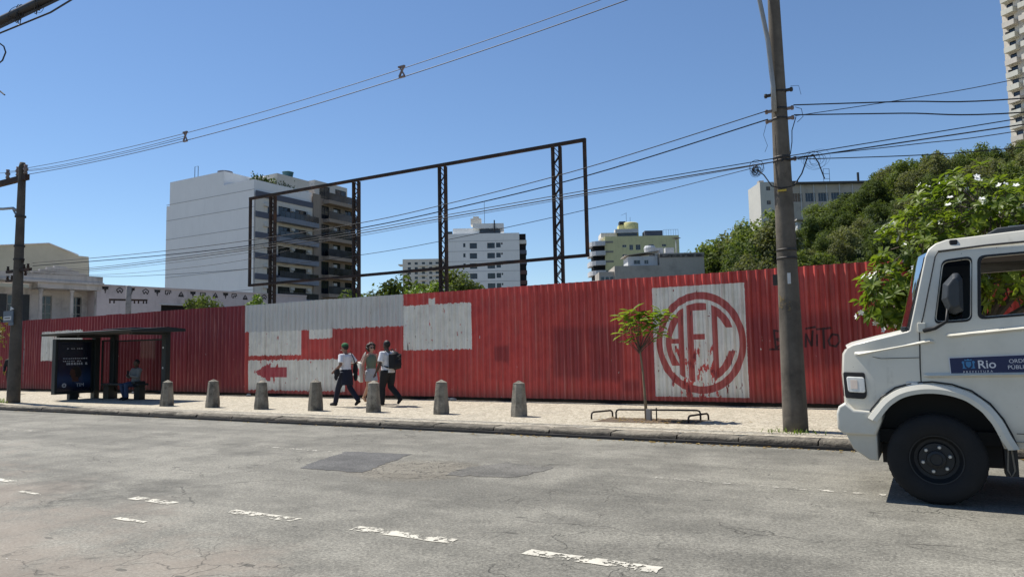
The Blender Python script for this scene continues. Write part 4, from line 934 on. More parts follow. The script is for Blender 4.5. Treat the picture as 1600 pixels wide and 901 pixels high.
# ---- weeds
def weeds(name, label, x, y, z, k, spread, L, seed, cat='weeds'):
    rnd = random.Random(seed); mb = MB()
    for i in range(k):
        a = rnd.uniform(0, 6.28); c = Vector((rnd.gauss(0, spread), rnd.gauss(0, spread*.6), 0)); d = Vector((math.cos(a)*.6, math.sin(a)*.6, 1)).normalized(); l = L*rnd.uniform(.4, 1.1); s = d.cross(Vector((0, 0, 1))).normalized()*.008
        mb.quad(c-s, c+s, c+d*l*.6+s*.8, c+d*l*.6-s*.8); e = c+d*l*.6; mb.add([e-s*.8, e+s*.8, e+d*l*.4+Vector((d.x, d.y, -.3))*l*.2], [(0, 1, 2)])
    tag(mb.build(name, M_l_brt, loc=(x, y, z)), label, cat)
weeds('weed_clump', 'tuft of weeds at the foot of the left street pole', -27.0, 12.45, .13, 160, .28, .22, 1)
weeds('weed_clump', 'weeds sprouting around the base of the tall concrete pole', -2.0, 12.55, .13, 90, .22, .10, 2)
ls = empty('street_tree', (-28.3, 12.9, .13), 0, 'thin street tree with yellowing leaves beside the left street pole', 'tree'); mb = MB(); br = MB(); rs = random.Random(31)
for (c, k) in (((.25, -.1, 1.9), 10), ((.45, -.1, 1.35), 12), ((.1, .1, 2.6), 16), ((-.2, 0, 2.4), 14), ((.3, 0, 2.3), 12), ((.55, -.15, 1.15), 6)):
    for i in range(k): p = Vector(c)+Vector((rs.gauss(0, .14), rs.gauss(0, .14), rs.gauss(0, .2))); rosette(mb, p, Vector((rs.gauss(0, .6), rs.gauss(0, .6), .3)), 4, .08, rs)
    br.tube([(0, 0, 1.1), Vector((0, 0, 1.4)).lerp(Vector(c), .6), c], [.02, .012, .006], 5)
mb.build('foliage', leaf_mat('yellowing_leaf', (.16, .15, .03), (.25, .2, .05), .35), ls); br.build('branches', M_bark, ls); MB().tube([(0, 0, -.05), (0, 0, 1.3)], [.04, .03], 7).build('trunk', M_bark, ls)

# ================================================================== STREET FURNITURE
M_bconc = pm('bollard_concrete', (.25, .225, .18), .95, .5, 6, .9, 35, .02, dirt=(.028, .025, .021), dscale=3.4, streak=.95, rnd=.2)
BOL = [(-27.5, 15.15, 'concrete bollard standing behind the bus shelter advertising panel'), (-19.25, 13.25, 'concrete bollard beside the open end of the bus shelter'), (-17.3, 13.3, 'second concrete bollard along from the bus shelter'), (-15.35, 13.3, 'concrete bollard in front of the painted red arrow'), (-13.5, 13.4, 'concrete bollard beside the walking man in a green cap'), (-11.7, 13.5, 'concrete bollard in front of the walking woman'), (-9.78, 13.6, 'concrete bollard next beyond the three walkers towards the sapling'), (-7.76, 13.64, 'concrete bollard nearest to the sapling pit')]
rb = random.Random(4)
for i, (x, y, lab) in enumerate(BOL):
    mb = MB(); h = .70+rb.uniform(-.02, .02); n = 8; prof = [(.193, -.02), (.191, .12), (.166, .36), (.139, h-.035), (.130, h)]
    for (r, z) in prof:
        for j in range(n):
            a = 2*math.pi*(j+.3)/n; q = 1+.05*noise.noise(Vector((i*3.1+math.cos(a)*1.5, math.sin(a)*1.5, z*4))); mb.v.append((r*q*math.cos(a), r*q*math.sin(a), z))
    k = len(prof); mb.f = [(a_*n+j, a_*n+(j+1) % n, (a_+1)*n+(j+1) % n, (a_+1)*n+j) for a_ in range(k-1) for j in range(n)]; mb.m = [0]*len(mb.f)
    o = mb.build('bollard', M_bconc, loc=(x, y, .13), bevel=.008); o.rotation_euler = (rb.uniform(-.035, .035), rb.uniform(-.04, .04), rb.uniform(-.15, .15))
    tag(o, lab, 'bollard', 'concrete bollards along the pavement')
    mb = MB(); mb.add([(.138*math.cos(2*math.pi*(j+.3)/n), .138*math.sin(2*math.pi*(j+.3)/n), h-.002) for j in range(n)]+[(0, 0, h+.065)], [(j, (j+1) % n, n) for j in range(n)]); mb.build('cap', M_bconc, o)

# ---- tall concrete pole
M_pole = pm('pole_concrete', (.135, .116, .092), .92, .4, 1.6, .5, 55, .008, dirt=(.055, .047, .038), dscale=2.0, streak=.35)
M_strap = pm('pole_strap', (.05, .045, .04), .6, .3, 8, metal=.3); M_wire = pm('black_cable', (.018, .018, .02), .6, .1, bump=0); M_porc = pm('porcelain', (.22, .16, .13), .35, .2, bump=0)
M_galv = pm('galvanised_tube', (.30, .30, .29), .5, .2, 4, metal=.4)
pl = empty('utility_pole', (-2.03, 12.78, .13), 0, 'tall round concrete utility pole with cable coils beside the sprayed name', 'pole')
MB().lathe([(.20, -.1), (.197, .2), (.17, 2.2), (.140, 4.55), (.098, 7.4), (.07, 9.6), (.05, 9.65)], 28).build('shaft', M_pole, pl, smooth=True)
rpz = lambda z: .2-.0138*z
for z in (2.86, 3.0, 4.52, 4.58, 5.25, 5.42, 5.72):
    r = rpz(z)
    MB().lathe([(r-.004, z-.02), (r+.006, z-.02), (r+.006, z+.02), (r-.004, z+.02)], 24).build('strap', M_strap, pl, smooth=True)
for z, s in ((5.25, 1), (5.25, -1), (5.42, 1), (5.42, -1), (5.74, 1), (5.70, -1), (4.54, 1)):
    MB().box(min(s*.11, s*.21), max(s*.11, s*.21), -.022, .022, z-.022, z+.022).lathe([(.022, z-.035), (.03, z), (.022, z+.035)], 10, (s*.21, 0, 0)).build('insulator_bracket', M_porc if z < 5.5 else M_strap, pl)
MB().box(.02, .07, -.180, -.155, 2.42, 2.60).build('number_plate', M_frame_w, pl)
MB().box(-.235, -.15, -.05, .05, 2.42, 2.60).build('junction_box', M_strap, pl)
ym = MB(); ym.v = [((.2-.0138*z+.0035)*math.cos(a), (.2-.0138*z+.0035)*math.sin(a), z) for z in (1.98, 2.26) for a in [R(185+100*i/12) for i in range(13)]]; ym.f = [(i, i+1, i+14, i+13) for i in range(12)]; ym.m = [0]*12; ym.build('yellow_paint_mark', paint_mat('worn_yellow', .50, (.20, .145, .06)), pl, smooth=True)
MB().tube([(-.05, -.15, 5.35), (-.055, -.15, 5.8), (-.10, -.16, 6.6), (-.20, -.25, 7.4), (-.42, -.5, 8.2), (-.75, -1.0, 8.9), (-1.2, -1.8, 9.3)], [.04, .04, .038, .036, .034, .032, .03], 10).build('lamp_arm', M_galv, pl, smooth=True)
mb = MB(); mb.box(-1.42, -1.15, -2.35, -1.75, 9.25, 9.37); mb.build('lamp_head', M_galv, pl, bevel=.03)
def coil(cx, cy, cz, r, k, seed, parent, rad=.007, thick=1):
    rnd = random.Random(seed); mb = MB()
    for i in range(k):
        rr = r*rnd.uniform(.35, 1.15); ex = rnd.uniform(.6, 1.3); tilt = rnd.uniform(-.5, .5); o_ = Vector((rnd.gauss(0, r*.22), rnd.gauss(0, r*.2), rnd.gauss(0, r*.2))); pts = []
        for j in range(19):
            a = 2*math.pi*j/18; pts.append(Vector((cx+rr*ex*math.cos(a), cy+rr*math.cos(a)*tilt, cz+rr*math.sin(a)))+o_)
        mb.tube(pts, rad*rnd.uniform(.5, 1.1)*thick, 4, False)
    return mb.build('cable_coil', M_wire, parent)
coil(-.42, -.05, 4.42, .115, 10, 1, pl, .005); coil(-.42, -.05, 4.43, .06, 6, 3, pl, .006); coil(.52, -.05, 4.48, .14, 7, 2, pl, .003)
MB().tube([(-.40, -.05, 4.42), (-.28, -.12, 4.30), (-.15, -.19, 4.08), (0, -.20, 4.02)], .011, 6).tube([(0, -.2, 4.02), (.2, -.19, 4.04), (.32, -.1, 4.25), (.42, -.08, 4.52), (.50, -.08, 4.55), (.58, -.08, 4.40), (.66, -.08, 4.12)], .011, 6).build('hanging_cable', M_wire, pl)
MB().tube([(.26, 0, 5.25), (.20, -.1, 5.0), (.19, -.1, 4.8), (.16, -.12, 4.6), (.02, -.18, 4.48)], .008, 5).tube([(.26, 0, 5.42), (.36, -.05, 5.36), (.38, -.05, 5.22), (.28, -.02, 5.15)], .005, 5).tube([(.2, 0, 5.8), (.33, 0, 5.78), (.36, 0, 5.62)], .004, 4).tube([(-.2, -.1, 5.2), (-.26, -.1, 5.0), (-.2, -.12, 4.8), (-.25, -.1, 4.7)], .004, 4).build('loose_wire', M_wire, pl)
MB().box(-.06, .08, -.205, -.19, 3.97, 4.0).build('cable_tag', pm('tag_yellow', (.5, .36, .05), .7, .1, bump=0), pl)

# ---- left street pole
p2 = empty('utility_pole', (-26.3, 12.56, .13), 0, 'weathered utility pole with crossarms and a bus stop plate beside the bus shelter', 'pole')
MB().lathe([(.20, -.1), (.195, .3), (.15, 4.0), (.11, 7.9), (.08, 8.05)], 22).build('shaft', pm('old_pole', (.105, .09, .072), .95, .35, 1.5, .6, 50, .01, dirt=(.05, .043, .036), dscale=1.7), p2, smooth=True)
MB().box(-2.1, .35, -.07, .07, 7.42, 7.60).build('crossarm', M_rust, p2)
for x in (-1.7, -.95, -.28, .22): MB().lathe([(.03, 7.6), (.07, 7.66), (.045, 7.72), (.085, 7.80), (.05, 7.86), (.06, 7.94)], 12, (x, 0, 0)).build('insulator', M_porc, p2, smooth=True)
MB().box(-.72, .75, -.05, .05, 4.33, 4.42).build('crossarm', M_rust, p2); MB().box(-.95, -.1, .06, .14, 4.05, 4.12).build('crossarm', M_rust, p2)
for x, z in ((-.68, 4.42), (.35, 4.42), (.6, 4.42), (.25, 4.62), (.25, 4.2), (-.9, 4.12), (-.6, 4.12)): MB().lathe([(.025, z), (.05, z+.04), (.03, z+.09), (.045, z+.14)], 10, (x, 0 if z > 4.3 else .1, 0)).build('insulator', M_rust, p2, smooth=True)
for z in (5.2, 6.2, 4.75): MB().lathe([(.15, z-.03), (.165, z-.03), (.165, z+.03), (.15, z+.03)], 20).build('strap', M_strap, p2)
MB().tube([(-.1, 0, 6.35), (-.5, 0, 6.55), (-1.2, 0, 6.6), (-2.0, 0, 6.7)], .045, 8).tube([(-.1, 0, 6.1), (-.5, 0, 6.5)], .03, 6).build('lamp_bracket', M_galv, p2, smooth=True)
sg = MB().box(-.34, .26, -.245, -.215, 2.65, 3.02).build('bus_stop_plate', pm('plate_blue_grey', (.09, .115, .15), .5, .15, bump=0), p2)
MB().box(-.30, .18, -.252, -.246, 2.72, 2.84).build('bus_symbol', pm('plate_white', (.6, .6, .58), .6, .1, bump=0), sg); MB().box(-.24, .12, -.256, -.2525, 2.765, 2.80).build('window_band', pm('plate_dark', (.03, .03, .035), .6, .1, bump=0), sg)
MB().add([(.1, -.25, 3.03), (.34, -.25, 3.07), (.12, -.25, 3.16), (.1, -.24, 3.03), (.34, -.24, 3.07), (.12, -.24, 3.16)], [(0, 1, 2), (5, 4, 3), (0, 3, 4, 1), (1, 4, 5, 2), (2, 5, 3, 0)]).build('arrow_tab', bpy.data.materials['plate_white'], p2)
MB().box(.0, .3, -.24, -.225, 2.54, 2.64).build('small_plate', bpy.data.materials['plate_blue_grey'], p2)
# ---- pole in the side street with pasted posters
p3 = empty('utility_pole', (-38.6, 24.1, .13), R(60), 'pale poster covered pole with a crossarm in front of the graffiti wall', 'pole')
MB().lathe([(.17, -.1), (.14, 5.35), (.1, 5.4)], 16).build('shaft', pm('poster_pole', (.30, .28, .26), .9, .4, 3, dirt=(.05, .05, .05), dscale=3.2), p3, smooth=True)
MB().box(-.95, .95, -.05, .05, 4.55, 4.65).build('crossarm', M_rust, p3)
for x in (-.9, -.7, .3, .5, .75, .9): MB().lathe([(.03, 4.4), (.05, 4.44), (.03, 4.55)], 8, (x, 0, 0)).build('insulator', M_rust, p3)
MB().lathe([(.18, 2.6), (.175, 3.6)], 14).build('poster', pm('torn_poster', (.4, .38, .36), .9, .5, 3, dirt=(.04, .04, .04), dscale=5), p3)

# ---- overhead cables
def smooth_path(pts, k=8):
    P = [Vector(p) for p in pts]; out = []
    for i in range(len(P)-1):
        a, b, c, d = P[max(i-1, 0)], P[i], P[i+1], P[min(i+2, len(P)-1)]
        for j in range(k):
            t = j/k; out.append(.5*((2*b)+(c-a)*t+(2*a-5*b+4*c-d)*t*t+(3*b-a-3*c+d)*t**3))
    out.append(P[-1]); return out
def cable(label, xz, r=.011, y=12.65, y2=None, grp='overhead cables along the street'):
    n = len(xz); pts = [(x, y+(0 if y2 is None else (y2-y)*i/(n-1)), z) for i, (x, z) in enumerate(xz)]
    b = Vector(pts[0]); return tag(MB().tube([Vector(p)-b for p in smooth_path(pts)], r*.88, 5).build('cable', M_wire, smooth=True, loc=b), label, 'cable', grp)
def sagq(x0, z0, x1, z1, sag, n=9): return [(x0+(x1-x0)*i/n, z0+(z1-z0)*i/n-4*sag*(i/n)*(1-i/n)) for i in range(n+1)]
cable('uppermost power line from the left pole top to the tall concrete pole', sagq(-26.35, 7.98, -2.03, 8.62, .47), .010, 12.6, 12.72)
cable('lower power line hanging just under the uppermost line with spacers', sagq(-26.2, 7.75, -2.03, 8.45, .47), .012, 12.6, 12.75)
cable('thin power line joining the upper spacer to the left pole crossarm', [(-27.2, 8.0), (-24.5, 7.78), (-20.5, 7.68), (-17.79, 7.69)], .009, 12.55, 12.63)
cable('power line rising from the left pole crossarm end', [(-27.9, 8.02), (-24.5, 7.72), (-20.5, 7.62), (-17.79, 7.63)], .009, 12.5, 12.63)
def z_at(x, x0, z0, x1, z1, sag): t = (x-x0)/(x1-x0); return z0+(z1-z0)*t-4*sag*t*(1-t)
for x, lab in ((-17.79, 'pale cable spacer on the power lines near the left pole'), (-10.09, 'pale cable spacer on the power lines above the billboard frame')):
    za = z_at(x, -26.35, 7.98, -2.03, 8.62, .47); zb = z_at(x, -26.2, 7.75, -2.03, 8.45, .47)
    mb = MB().bar((-.09, 0, za-zb+.03), (.09, 0, za-zb+.03), .05, .035).bar((-.07, 0, -.02), (.09, 0, -.02), .05, .035).bar((-.07, 0, 0), (.06, 0, za-zb+.02), .035, .035).bar((.08, 0, 0), (-.05, 0, za-zb+.02), .03, .03)
    tag(mb.build('cable_spacer', M_porc, loc=(x, 12.64, zb)), lab, 'cable spacer', 'spacers on the power lines')
cable('upper telephone cable sloping down from the tall concrete pole', [(-2.2, 5.53), (-5.61, 5.03), (-9.03, 4.70), (-11.5, 4.55), (-15.1, 4.50), (-18.5, 4.52), (-22, 4.60), (-25.6, 4.72)], .010)
cable('second telephone cable from the pole, just below the upper one', [(-2.2, 5.38), (-5.61, 4.87), (-9.03, 4.57), (-11.5, 4.43), (-15.1, 4.36), (-18.5, 4.40), (-22, 4.50), (-25.6, 4.62)], .013)
for i, (dz, dy, r) in enumerate(((0, 0, .009), (-.045, .05, .012), (-.075, -.04, .006))):
    cable(('topmost cable of the bundle leaving the cable coil', 'thick middle cable of the bundle leaving the cable coil', 'thin lowest cable of the bundle leaving the cable coil')[i], [(1.9, 4.72+dz*2+.05), (-2.23, 4.68+dz), (-5.62, 4.58+dz), (-9.03, 4.46+dz), (-11.5, 4.36+dz), (-15.1, 4.30+dz), (-18.5, 4.28+dz), (-22, 4.30+dz), (-26, 4.45+dz)] if i < 2 else [(-2.23, 4.68+dz), (-5.62, 4.55+dz), (-9.03, 4.42+dz), (-11.5, 4.31+dz), (-15.1, 4.24+dz), (-18.5, 4.22+dz), (-22, 4.26+dz), (-26, 4.40+dz)], r, 12.62+dy)
cable('low slack service wire sagging below the other cables', [(-2.45, 4.58), (-5.63, 4.21), (-9.04, 3.92), (-11.5, 3.80), (-15.1, 3.76), (-19, 3.86), (-21.6, 4.0), (-26, 4.4)], .007)
cable('thin slack wire between the telephone cables and the left pole', [(-11.5, 4.33), (-15.1, 4.02), (-18.5, 3.98), (-22, 4.08), (-26, 4.42)], .006, 12.68)
for i, (z0, z1) in enumerate(((5.55, 5.05), (5.38, 4.84))):
    cable(('upper', 'lower')[i]+' power cable leaving the tall pole towards the residential tower', [(-1.78, z0), (-.2, (z0*.55+z1*.45)-.02), (1.4, z1), (6, z1-.35), (14, z1+.1)], .012)
cable('thin wire rising from the pole bracket towards the residential tower', [(-1.76, 5.36), (0, 5.33), (1.4, 5.36), (5, 5.6)], .007)
cable('lowest cable leaving the coil towards the flowering tree', [(-1.76, 4.62), (0, 4.42), (1.35, 4.33), (6, 4.1)], .009)
cable('second thin cable of the pair above the flowering tree', [(-1.8, 4.66), (0, 4.60), (1.35, 4.585), (6, 4.75)], .008)
# thick bundle crossing overhead on the near side of the street, with loops
nb = empty('cable_bundle', (-5.06, 2.3, 3.76), 0, 'thick bundle of black cables with loose loops high over the near kerb', 'cables')
MB().tube([(-6, 0, .02), (0, 0, 0), (8, 0, .05), (22, 0, .2)], .06, 8).build('main_cable', M_wire, nb, smooth=True)
MB().tube([(-6, -.03, -.16), (-1, -.03, -.13), (.4, 0, -.09), (1.6, .02, -.06), (8, 0, -.03), (22, 0, .1)], .016, 6).build('thin_cable', M_wire, nb); MB().tube([(-6, .05, -.02), (-.5, .08, -.10), (.9, .1, -.12), (2.2, .05, -.06), (22, .05, .08)], .013, 6).build('thin_cable', M_wire, nb)
coil(.25, 0, -.02, .12, 10, 8, nb, .006); coil(.75, 0, .0, .13, 9, 9, nb, .006)
MB().tube([(-.7, 0, -.05), (-.3, 0, -.28), (-.10, 0, -.40), (-.04, 0, -.50), (-.12, 0, -.60), (-.4, 0, -.66), (-.9, 0, -.5)], .010, 6).tube([(-.7, 0, -.8), (-.25, 0, -.98), (-.02, 0, -1.12)], .010, 6).build('loop', M_wire, nb)

nb.scale = (.46, .46, .46)
# ---- bus shelter
M_shel = pm('shelter_green_black', (.011, .016, .016), .5, .25, 3, .1, 60); M_cg = clear_glass('shelter_glass', (.48, .48, .50))
sh = empty('bus_shelter', (-26.0, 14.9, .13), 0, 'dark metal bus shelter with glass back and an advertising panel', 'bus shelter')
def sb(name, x0, x1, y0, y1, z0, z1, m=M_shel, p=sh, bev=.01): return MB().box(x0, x1, y0, y1, z0, z1).build(name, m, p, bevel=bev)
sb('post', -.02, .22, .02, .20, -.1, 2.2); sb('post', .82, 1.06, .18, .36, -.1, 2.25); sb('post', 3.80, 4.02, .15, .33, -.1, 2.3)
# roof: thin tapered slab with a raised spine
mb = MB(); pr = [(-1.42, 2.19), (-1.45, 2.26), (-.2, 2.36), (.45, 2.31), (.45, 2.22), (-.2, 2.20)]; nb_ = len(pr)
mb.add([(-.55, y, z) for y, z in pr]+[(4.62, y, z+.02) for y, z in pr], [tuple(range(nb_-1, -1, -1)), tuple(range(nb_, 2*nb_))]+[(j, (j+1) % nb_, (j+1) % nb_+nb_, j+nb_) for j in range(nb_)]); mb.build('roof', M_shel, sh)
sb('roof_skylight', 2.2, 3.9, -.9, .1, 2.36, 2.372, pm('roof_panel', (.3, .3, .3), .3, .1, bump=0), bev=0)
sb('roof_bracket', -.02, .16, -1.2, .1, 2.13, 2.24); sb('roof_bracket', .86, 1.02, -1.0, .2, 2.13, 2.24); sb('roof_bracket', 3.84, 4.0, -1.0, .2, 2.14, 2.26)
def pane(x0, x1, z0, z1, y):
    f = MB(); f.box(x0, x1, y, y+.05, z0, z0+.05).box(x0, x1, y, y+.05, z1-.05, z1).box(x0, x0+.05, y, y+.05, z0+.05, z1-.05).box(x1-.05, x1, y, y+.05, z0+.05, z1-.05)
    o = f.build('glass_panel', M_shel, sh); MB().quad((x0+.05, y+.025, z0+.05), (x1-.05, y+.025, z0+.05), (x1-.05, y+.025, z1-.05), (x0+.05, y+.025, z1-.05)).build('pane', M_cg, o)
pane(.22, .82, .22, 2.05, .24); pane(1.06, 3.80, .25, 2.02, .24)
bo = sb('bench_seat', 1.05, 3.2, -.25, .12, .48, .54); sb('bench_leg', .98, 1.3, -.12, .1, -.1, .48, bev=.01); sb('bench_leg', 2.75, 3.05, -.12, .1, -.1, .50)
sb('bench_end', 2.86, 3.06, -.3, .1, .54, .62)
for z in (1.05, 1.72): MB().lathe([(.001, -.012), (.035, -.012), (.035, .0)], 12, (3.91, .14, z), 'Y').build('bolt_cover', M_frame_w, sh)
# advertising panel stands across the pavement, its lit face looking up the street
ad = MB().box(-.12, .10, -1.27, .02, .20, 2.08).build('advert_panel', M_shel, sh, bevel=.015); ad['label'] = 'advertising panel with a dark blue poster'
sb('panel_leg', -.1, .08, -.75, -.45, -.1, .2)
def poster_mat():
    m, g, b = newmat('poster_print'); p = g.obj(); X, Y, Z = g.sep(p)
    c = g.mix(g.ss(g.add(Z, g.mul(g.noise(p, 3, 3), .4)), .35, 1.5), (.03, .07, .17), (.008, .011, .024)); c = g.mix(g.ss(Z, .75, .35), c, (.006, .009, .022))
    g.put(b.inputs['Base Color'], c); b.inputs['Roughness'].default_value = .12; return m
po = MB().box(.100, .106, -1.19, -.06, .30, 1.99).build('poster', poster_mat(), ad)
M_pw = pm('print_white', (.38, .40, .44), .6, .05, bump=0); M_ps = pm('print_skin', (.07, .028, .018), .5, .2, 6, bump=0); M_ph = pm('print_hair', (.012, .010, .009), .7, .2, bump=0)
YZ = Matrix(((0, 0, 1, .108), (1, 0, 0, 0), (0, 1, 0, 0), (0, 0, 0, 1)))
def flat(name, loop, m, dx=0.): 
    me = curve_mesh(name, [loop], .0008); return mk(name, xform(me, Matrix.Translation((dx, 0, 0)) @ YZ), m, ad)
def ell(cy, cz, a, b, n=20, t=0.): return [(cy+a*math.cos(q)*math.cos(t)-b*math.sin(q)*math.sin(t), cz+a*math.cos(q)*math.sin(t)+b*math.sin(q)*math.cos(t)) for q in [2*math.pi*i/n for i in range(n)]]
flat('printed_hair', ell(-.58, .92, .20, .23), M_ph); flat('printed_face', [(-.78, .98), (-.72, 1.06), (-.62, 1.02), (-.58, .86), (-.62, .72), (-.72, .74), (-.74, .84), (-.80, .88), (-.77, .92)], M_ps, .002); flat('printed_neck', [(-.70, .62), (-.46, .62), (-.50, .78), (-.68, .78)], M_ps, .0015)
rp = random.Random(6)
for (z, y0, y1, h) in ((1.40, -1.02, -.22, .035), (1.31, -1.02, -.42, .035), (1.20, -1.0, -.24, .075), (1.74, -.9, -.4, .035)):
    y = y0
    while y < y1:
        wd = rp.uniform(.03, .07)*(1.3 if h > .05 else 1)
        if rp.random() < .85: flat('printed_letter', [(y, z), (y+wd, z), (y+wd, z+h*.35), (y+wd*.6, z+h*.4), (y+wd*.9, z+h), (y, z+h)], M_pw)
        y += wd+.02
flat('printed_logo', ell(-.96, .50, .075, .075), M_pw); flat('printed_logo_mark', [(-1.0, .47), (-.92, .47), (-.96, .55)], M_ph, .002)
mk('printed_brand', xform(text_mesh('printed_brand', 'TIM', .17, .0008), Matrix.Translation((0, -.56, .44)) @ YZ), M_pw, ad)

# ================================================================== TRUCK (side on, nose towards -X), local y 0 = near side
def truck_paint():
    m, g, b = newmat('truck_white'); p = g.obj(); X, Y, Z = g.sep(p); n = g.noise(p, 2.2, 5, .65); f = g.noise(p, 14, 4, .7)
    c = g.mix(g.ss(n, .4, .7), (.64, .615, .53), (.58, .555, .47))
    sp_ = g.ss(g.add(g.add(Z, g.mul(n, .5)), g.mul(f, .25)), 1.25, .75); c = g.mix(g.mul(sp_, .5), c, (.30, .26, .20))          # road film thrown up low on the body
    run = g.mul(g.ss(g.noise(g.scale(p, 1, 1, .1), 7, 3, .6), .58, .72), g.ss(f, .4, .6)); c = g.mix(g.mul(run, .22), c, (.28, .24, .18))
    c = g.mix(g.gt(g.noise(p, 30, 2, .5), .76), c, (.18, .15, .12))
    g.put(b.inputs['Base Color'], c); g.put(b.inputs['Roughness'], g.lin(f, .3, .7, .25, .48)); b.inputs['Coat Weight'].default_value = .3; b.inputs['Coat Roughness'].default_value = .1
    g.put(b.inputs['Normal'], g.bump(g.noise(p, 3.5, 2), .05, .01)); return m
M_tw = truck_paint()
M_blk = pm('black_plastic', (.012, .012, .013), .55, .2, 8, .1, 80); M_tyre = pm('tyre_rubber', (.012, .012, .0125), .85, .3, 6, .3, 60, .004); M_rim = pm('rim_grey', (.016, .017, .018), .55, .3, 10); M_nut = pm('wheel_nut', (.5, .5, .48), .35, .2, bump=0, metal=.6)
M_tg = clear_glass('cab_glass', (.10, .105, .11)); M_mir = pm('mirror_shell', (.035, .040, .045), .45, .25, 5)
TW = 2.05
tk = empty('truck', (0, 8.1, 0), 0, 'white municipal truck cab with a blue city sign on its door', 'truck')
arch = [(.53, .56), (.50, .66), (.45, .78), (.37, .90), (.25, 1.00), (.12, 1.05), (-.02, 1.07), (-.16, 1.06), (-.29, 1.02), (-.40, .94), (-.48, .84), (-.51, .78)]
outl = [(-.74, .80), (-.80, .90), (-.81, 1.22), (-.79, 1.44), (-.755, 1.495), (-.70, 1.525), (-.20, 1.645), (-.175, 1.66), (.0, 2.38), (.03, 2.45), (.09, 2.50), (.18, 2.53), (.8, 2.565), (2.6, 2.60), (4.3, 2.60), (4.35, 2.55), (4.35, .56)]+arch
w1 = round_poly([(.03, 1.735), (.13, 2.325), (.375, 2.345), (.335, 1.75)], .055)
w2 = round_poly([(.40, 1.765), (.435, 2.345), (1.5, 2.375), (1.5, 1.83)], .06); w3 = round_poly([(1.72, 1.84), (1.72, 2.38), (2.9, 2.39), (2.9, 1.85)], .06)
def bend(me):
    """turn the flank in at the nose and above the belt, on both sides of the cab"""
    bm = bmesh.new(); bm.from_mesh(me)
    for co, no in (((-.65, 0, 0), (1, 0, 0)), ((-.5, 0, 0), (1, 0, 0)), ((-.3, 0, 0), (1, 0, 0)), ((0, 0, 1.7), (0, 0, 1)), ((0, 0, 2.0), (0, 0, 1)), ((0, 0, 2.42), (0, 0, 1)), ((0, 0, 1.3), (0, 0, 1)), ((0, 0, 1.0), (0, 0, 1)), ((-.73, 0, 0), (1, 0, 0))):
        bmesh.ops.bisect_plane(bm, geom=bm.verts[:]+bm.edges[:]+bm.faces[:], plane_co=co, plane_no=no, dist=1e-5)
    for v in bm.verts:
        s = 1 if v.co.y < TW/2 else -1; x, z = v.co.x, v.co.z; d = 0
        if z > 1.7: d += (z-1.7)*.07
        if z > 2.42: d += (z-2.42)*.35
        if z < 1.3: d += (1.3-z)**2*.10
        if x < -.3: d += (-.3-x)**2*.42
        v.co.y += s*d
    bm.to_mesh(me); bm.free(); me.update(); return me
def flank(y, flip):
    me = curve_mesh('side_panel', [outl, w1, w2, w3], .012, .012); xform(me, Matrix.Translation((0, y, 0)) @ XZ); bend(me); auto_smooth(me, 35); return mk('side_panel', me, M_tw, tk)
flank(.024, 0); flank(TW-.024, 1)
def nose_in(x, z): 
    d = 0
    if z > 1.7: d += (z-1.7)*.07
    if z > 2.42: d += (z-2.42)*.35
    if x < -.3: d += (-.3-x)**2*.42
    return d
# hood, nose and roof skins between the flanks
def skin(name, path, bulge, m, ny=14, inset=.03, crown=0.):
    mb = MB(); k = len(path)
    for (x, z) in path:
        di = nose_in(x, z)+inset
        for j in range(ny+1):
            t = j/ny; y = di+(TW-2*di)*t; q = 1-(2*t-1)**2
            mb.v.append((x-bulge*q, y, z+crown*q))
    mb.f = [(i*(ny+1)+j, i*(ny+1)+j+1, (i+1)*(ny+1)+j+1, (i+1)*(ny+1)+j) for i in range(k-1) for j in range(ny)]; mb.m = [0]*len(mb.f)
    return mb.build(name, m, tk, smooth=True)
skin('nose', [(-.735, .80), (-.79, .90), (-.80, 1.22), (-.782, 1.44), (-.75, 1.49)], .10, M_tw); skin('hood', [(-.75, 1.49), (-.695, 1.517), (-.45, 1.58), (-.20, 1.637), (-.14, 1.65)], .09, M_tw, crown=.05)
skin('roof', [(.02, 2.44), (.085, 2.492), (.18, 2.522), (.8, 2.556), (2.6, 2.59), (4.3, 2.59)], .02, M_tw, crown=.05); skin('rear_wall', [(4.33, .56), (4.33, 2.58)], 0, M_tw)
skin('floor', [(-.7, .80), (-.52, .8), (-.5, 1.12), (.5, 1.12), (.55, .62), (4.3, .62)], 0, M_blk)
ws = skin('windshield', [(-.175, 1.66), (.0, 2.38), (.015, 2.43)], .13, M_tg, inset=.035)
MB().tube([(-.185, .045, 1.66), (-.008, .075, 2.38)], .016, 6).tube([(-.185, TW-.045, 1.66), (-.008, TW-.075, 2.38)], .016, 6).build('windshield_rubber', M_blk, tk)
sb_ = lambda name, a, m, p=tk, bev=.006: MB().box(*a).build(name, m, p, bevel=bev)
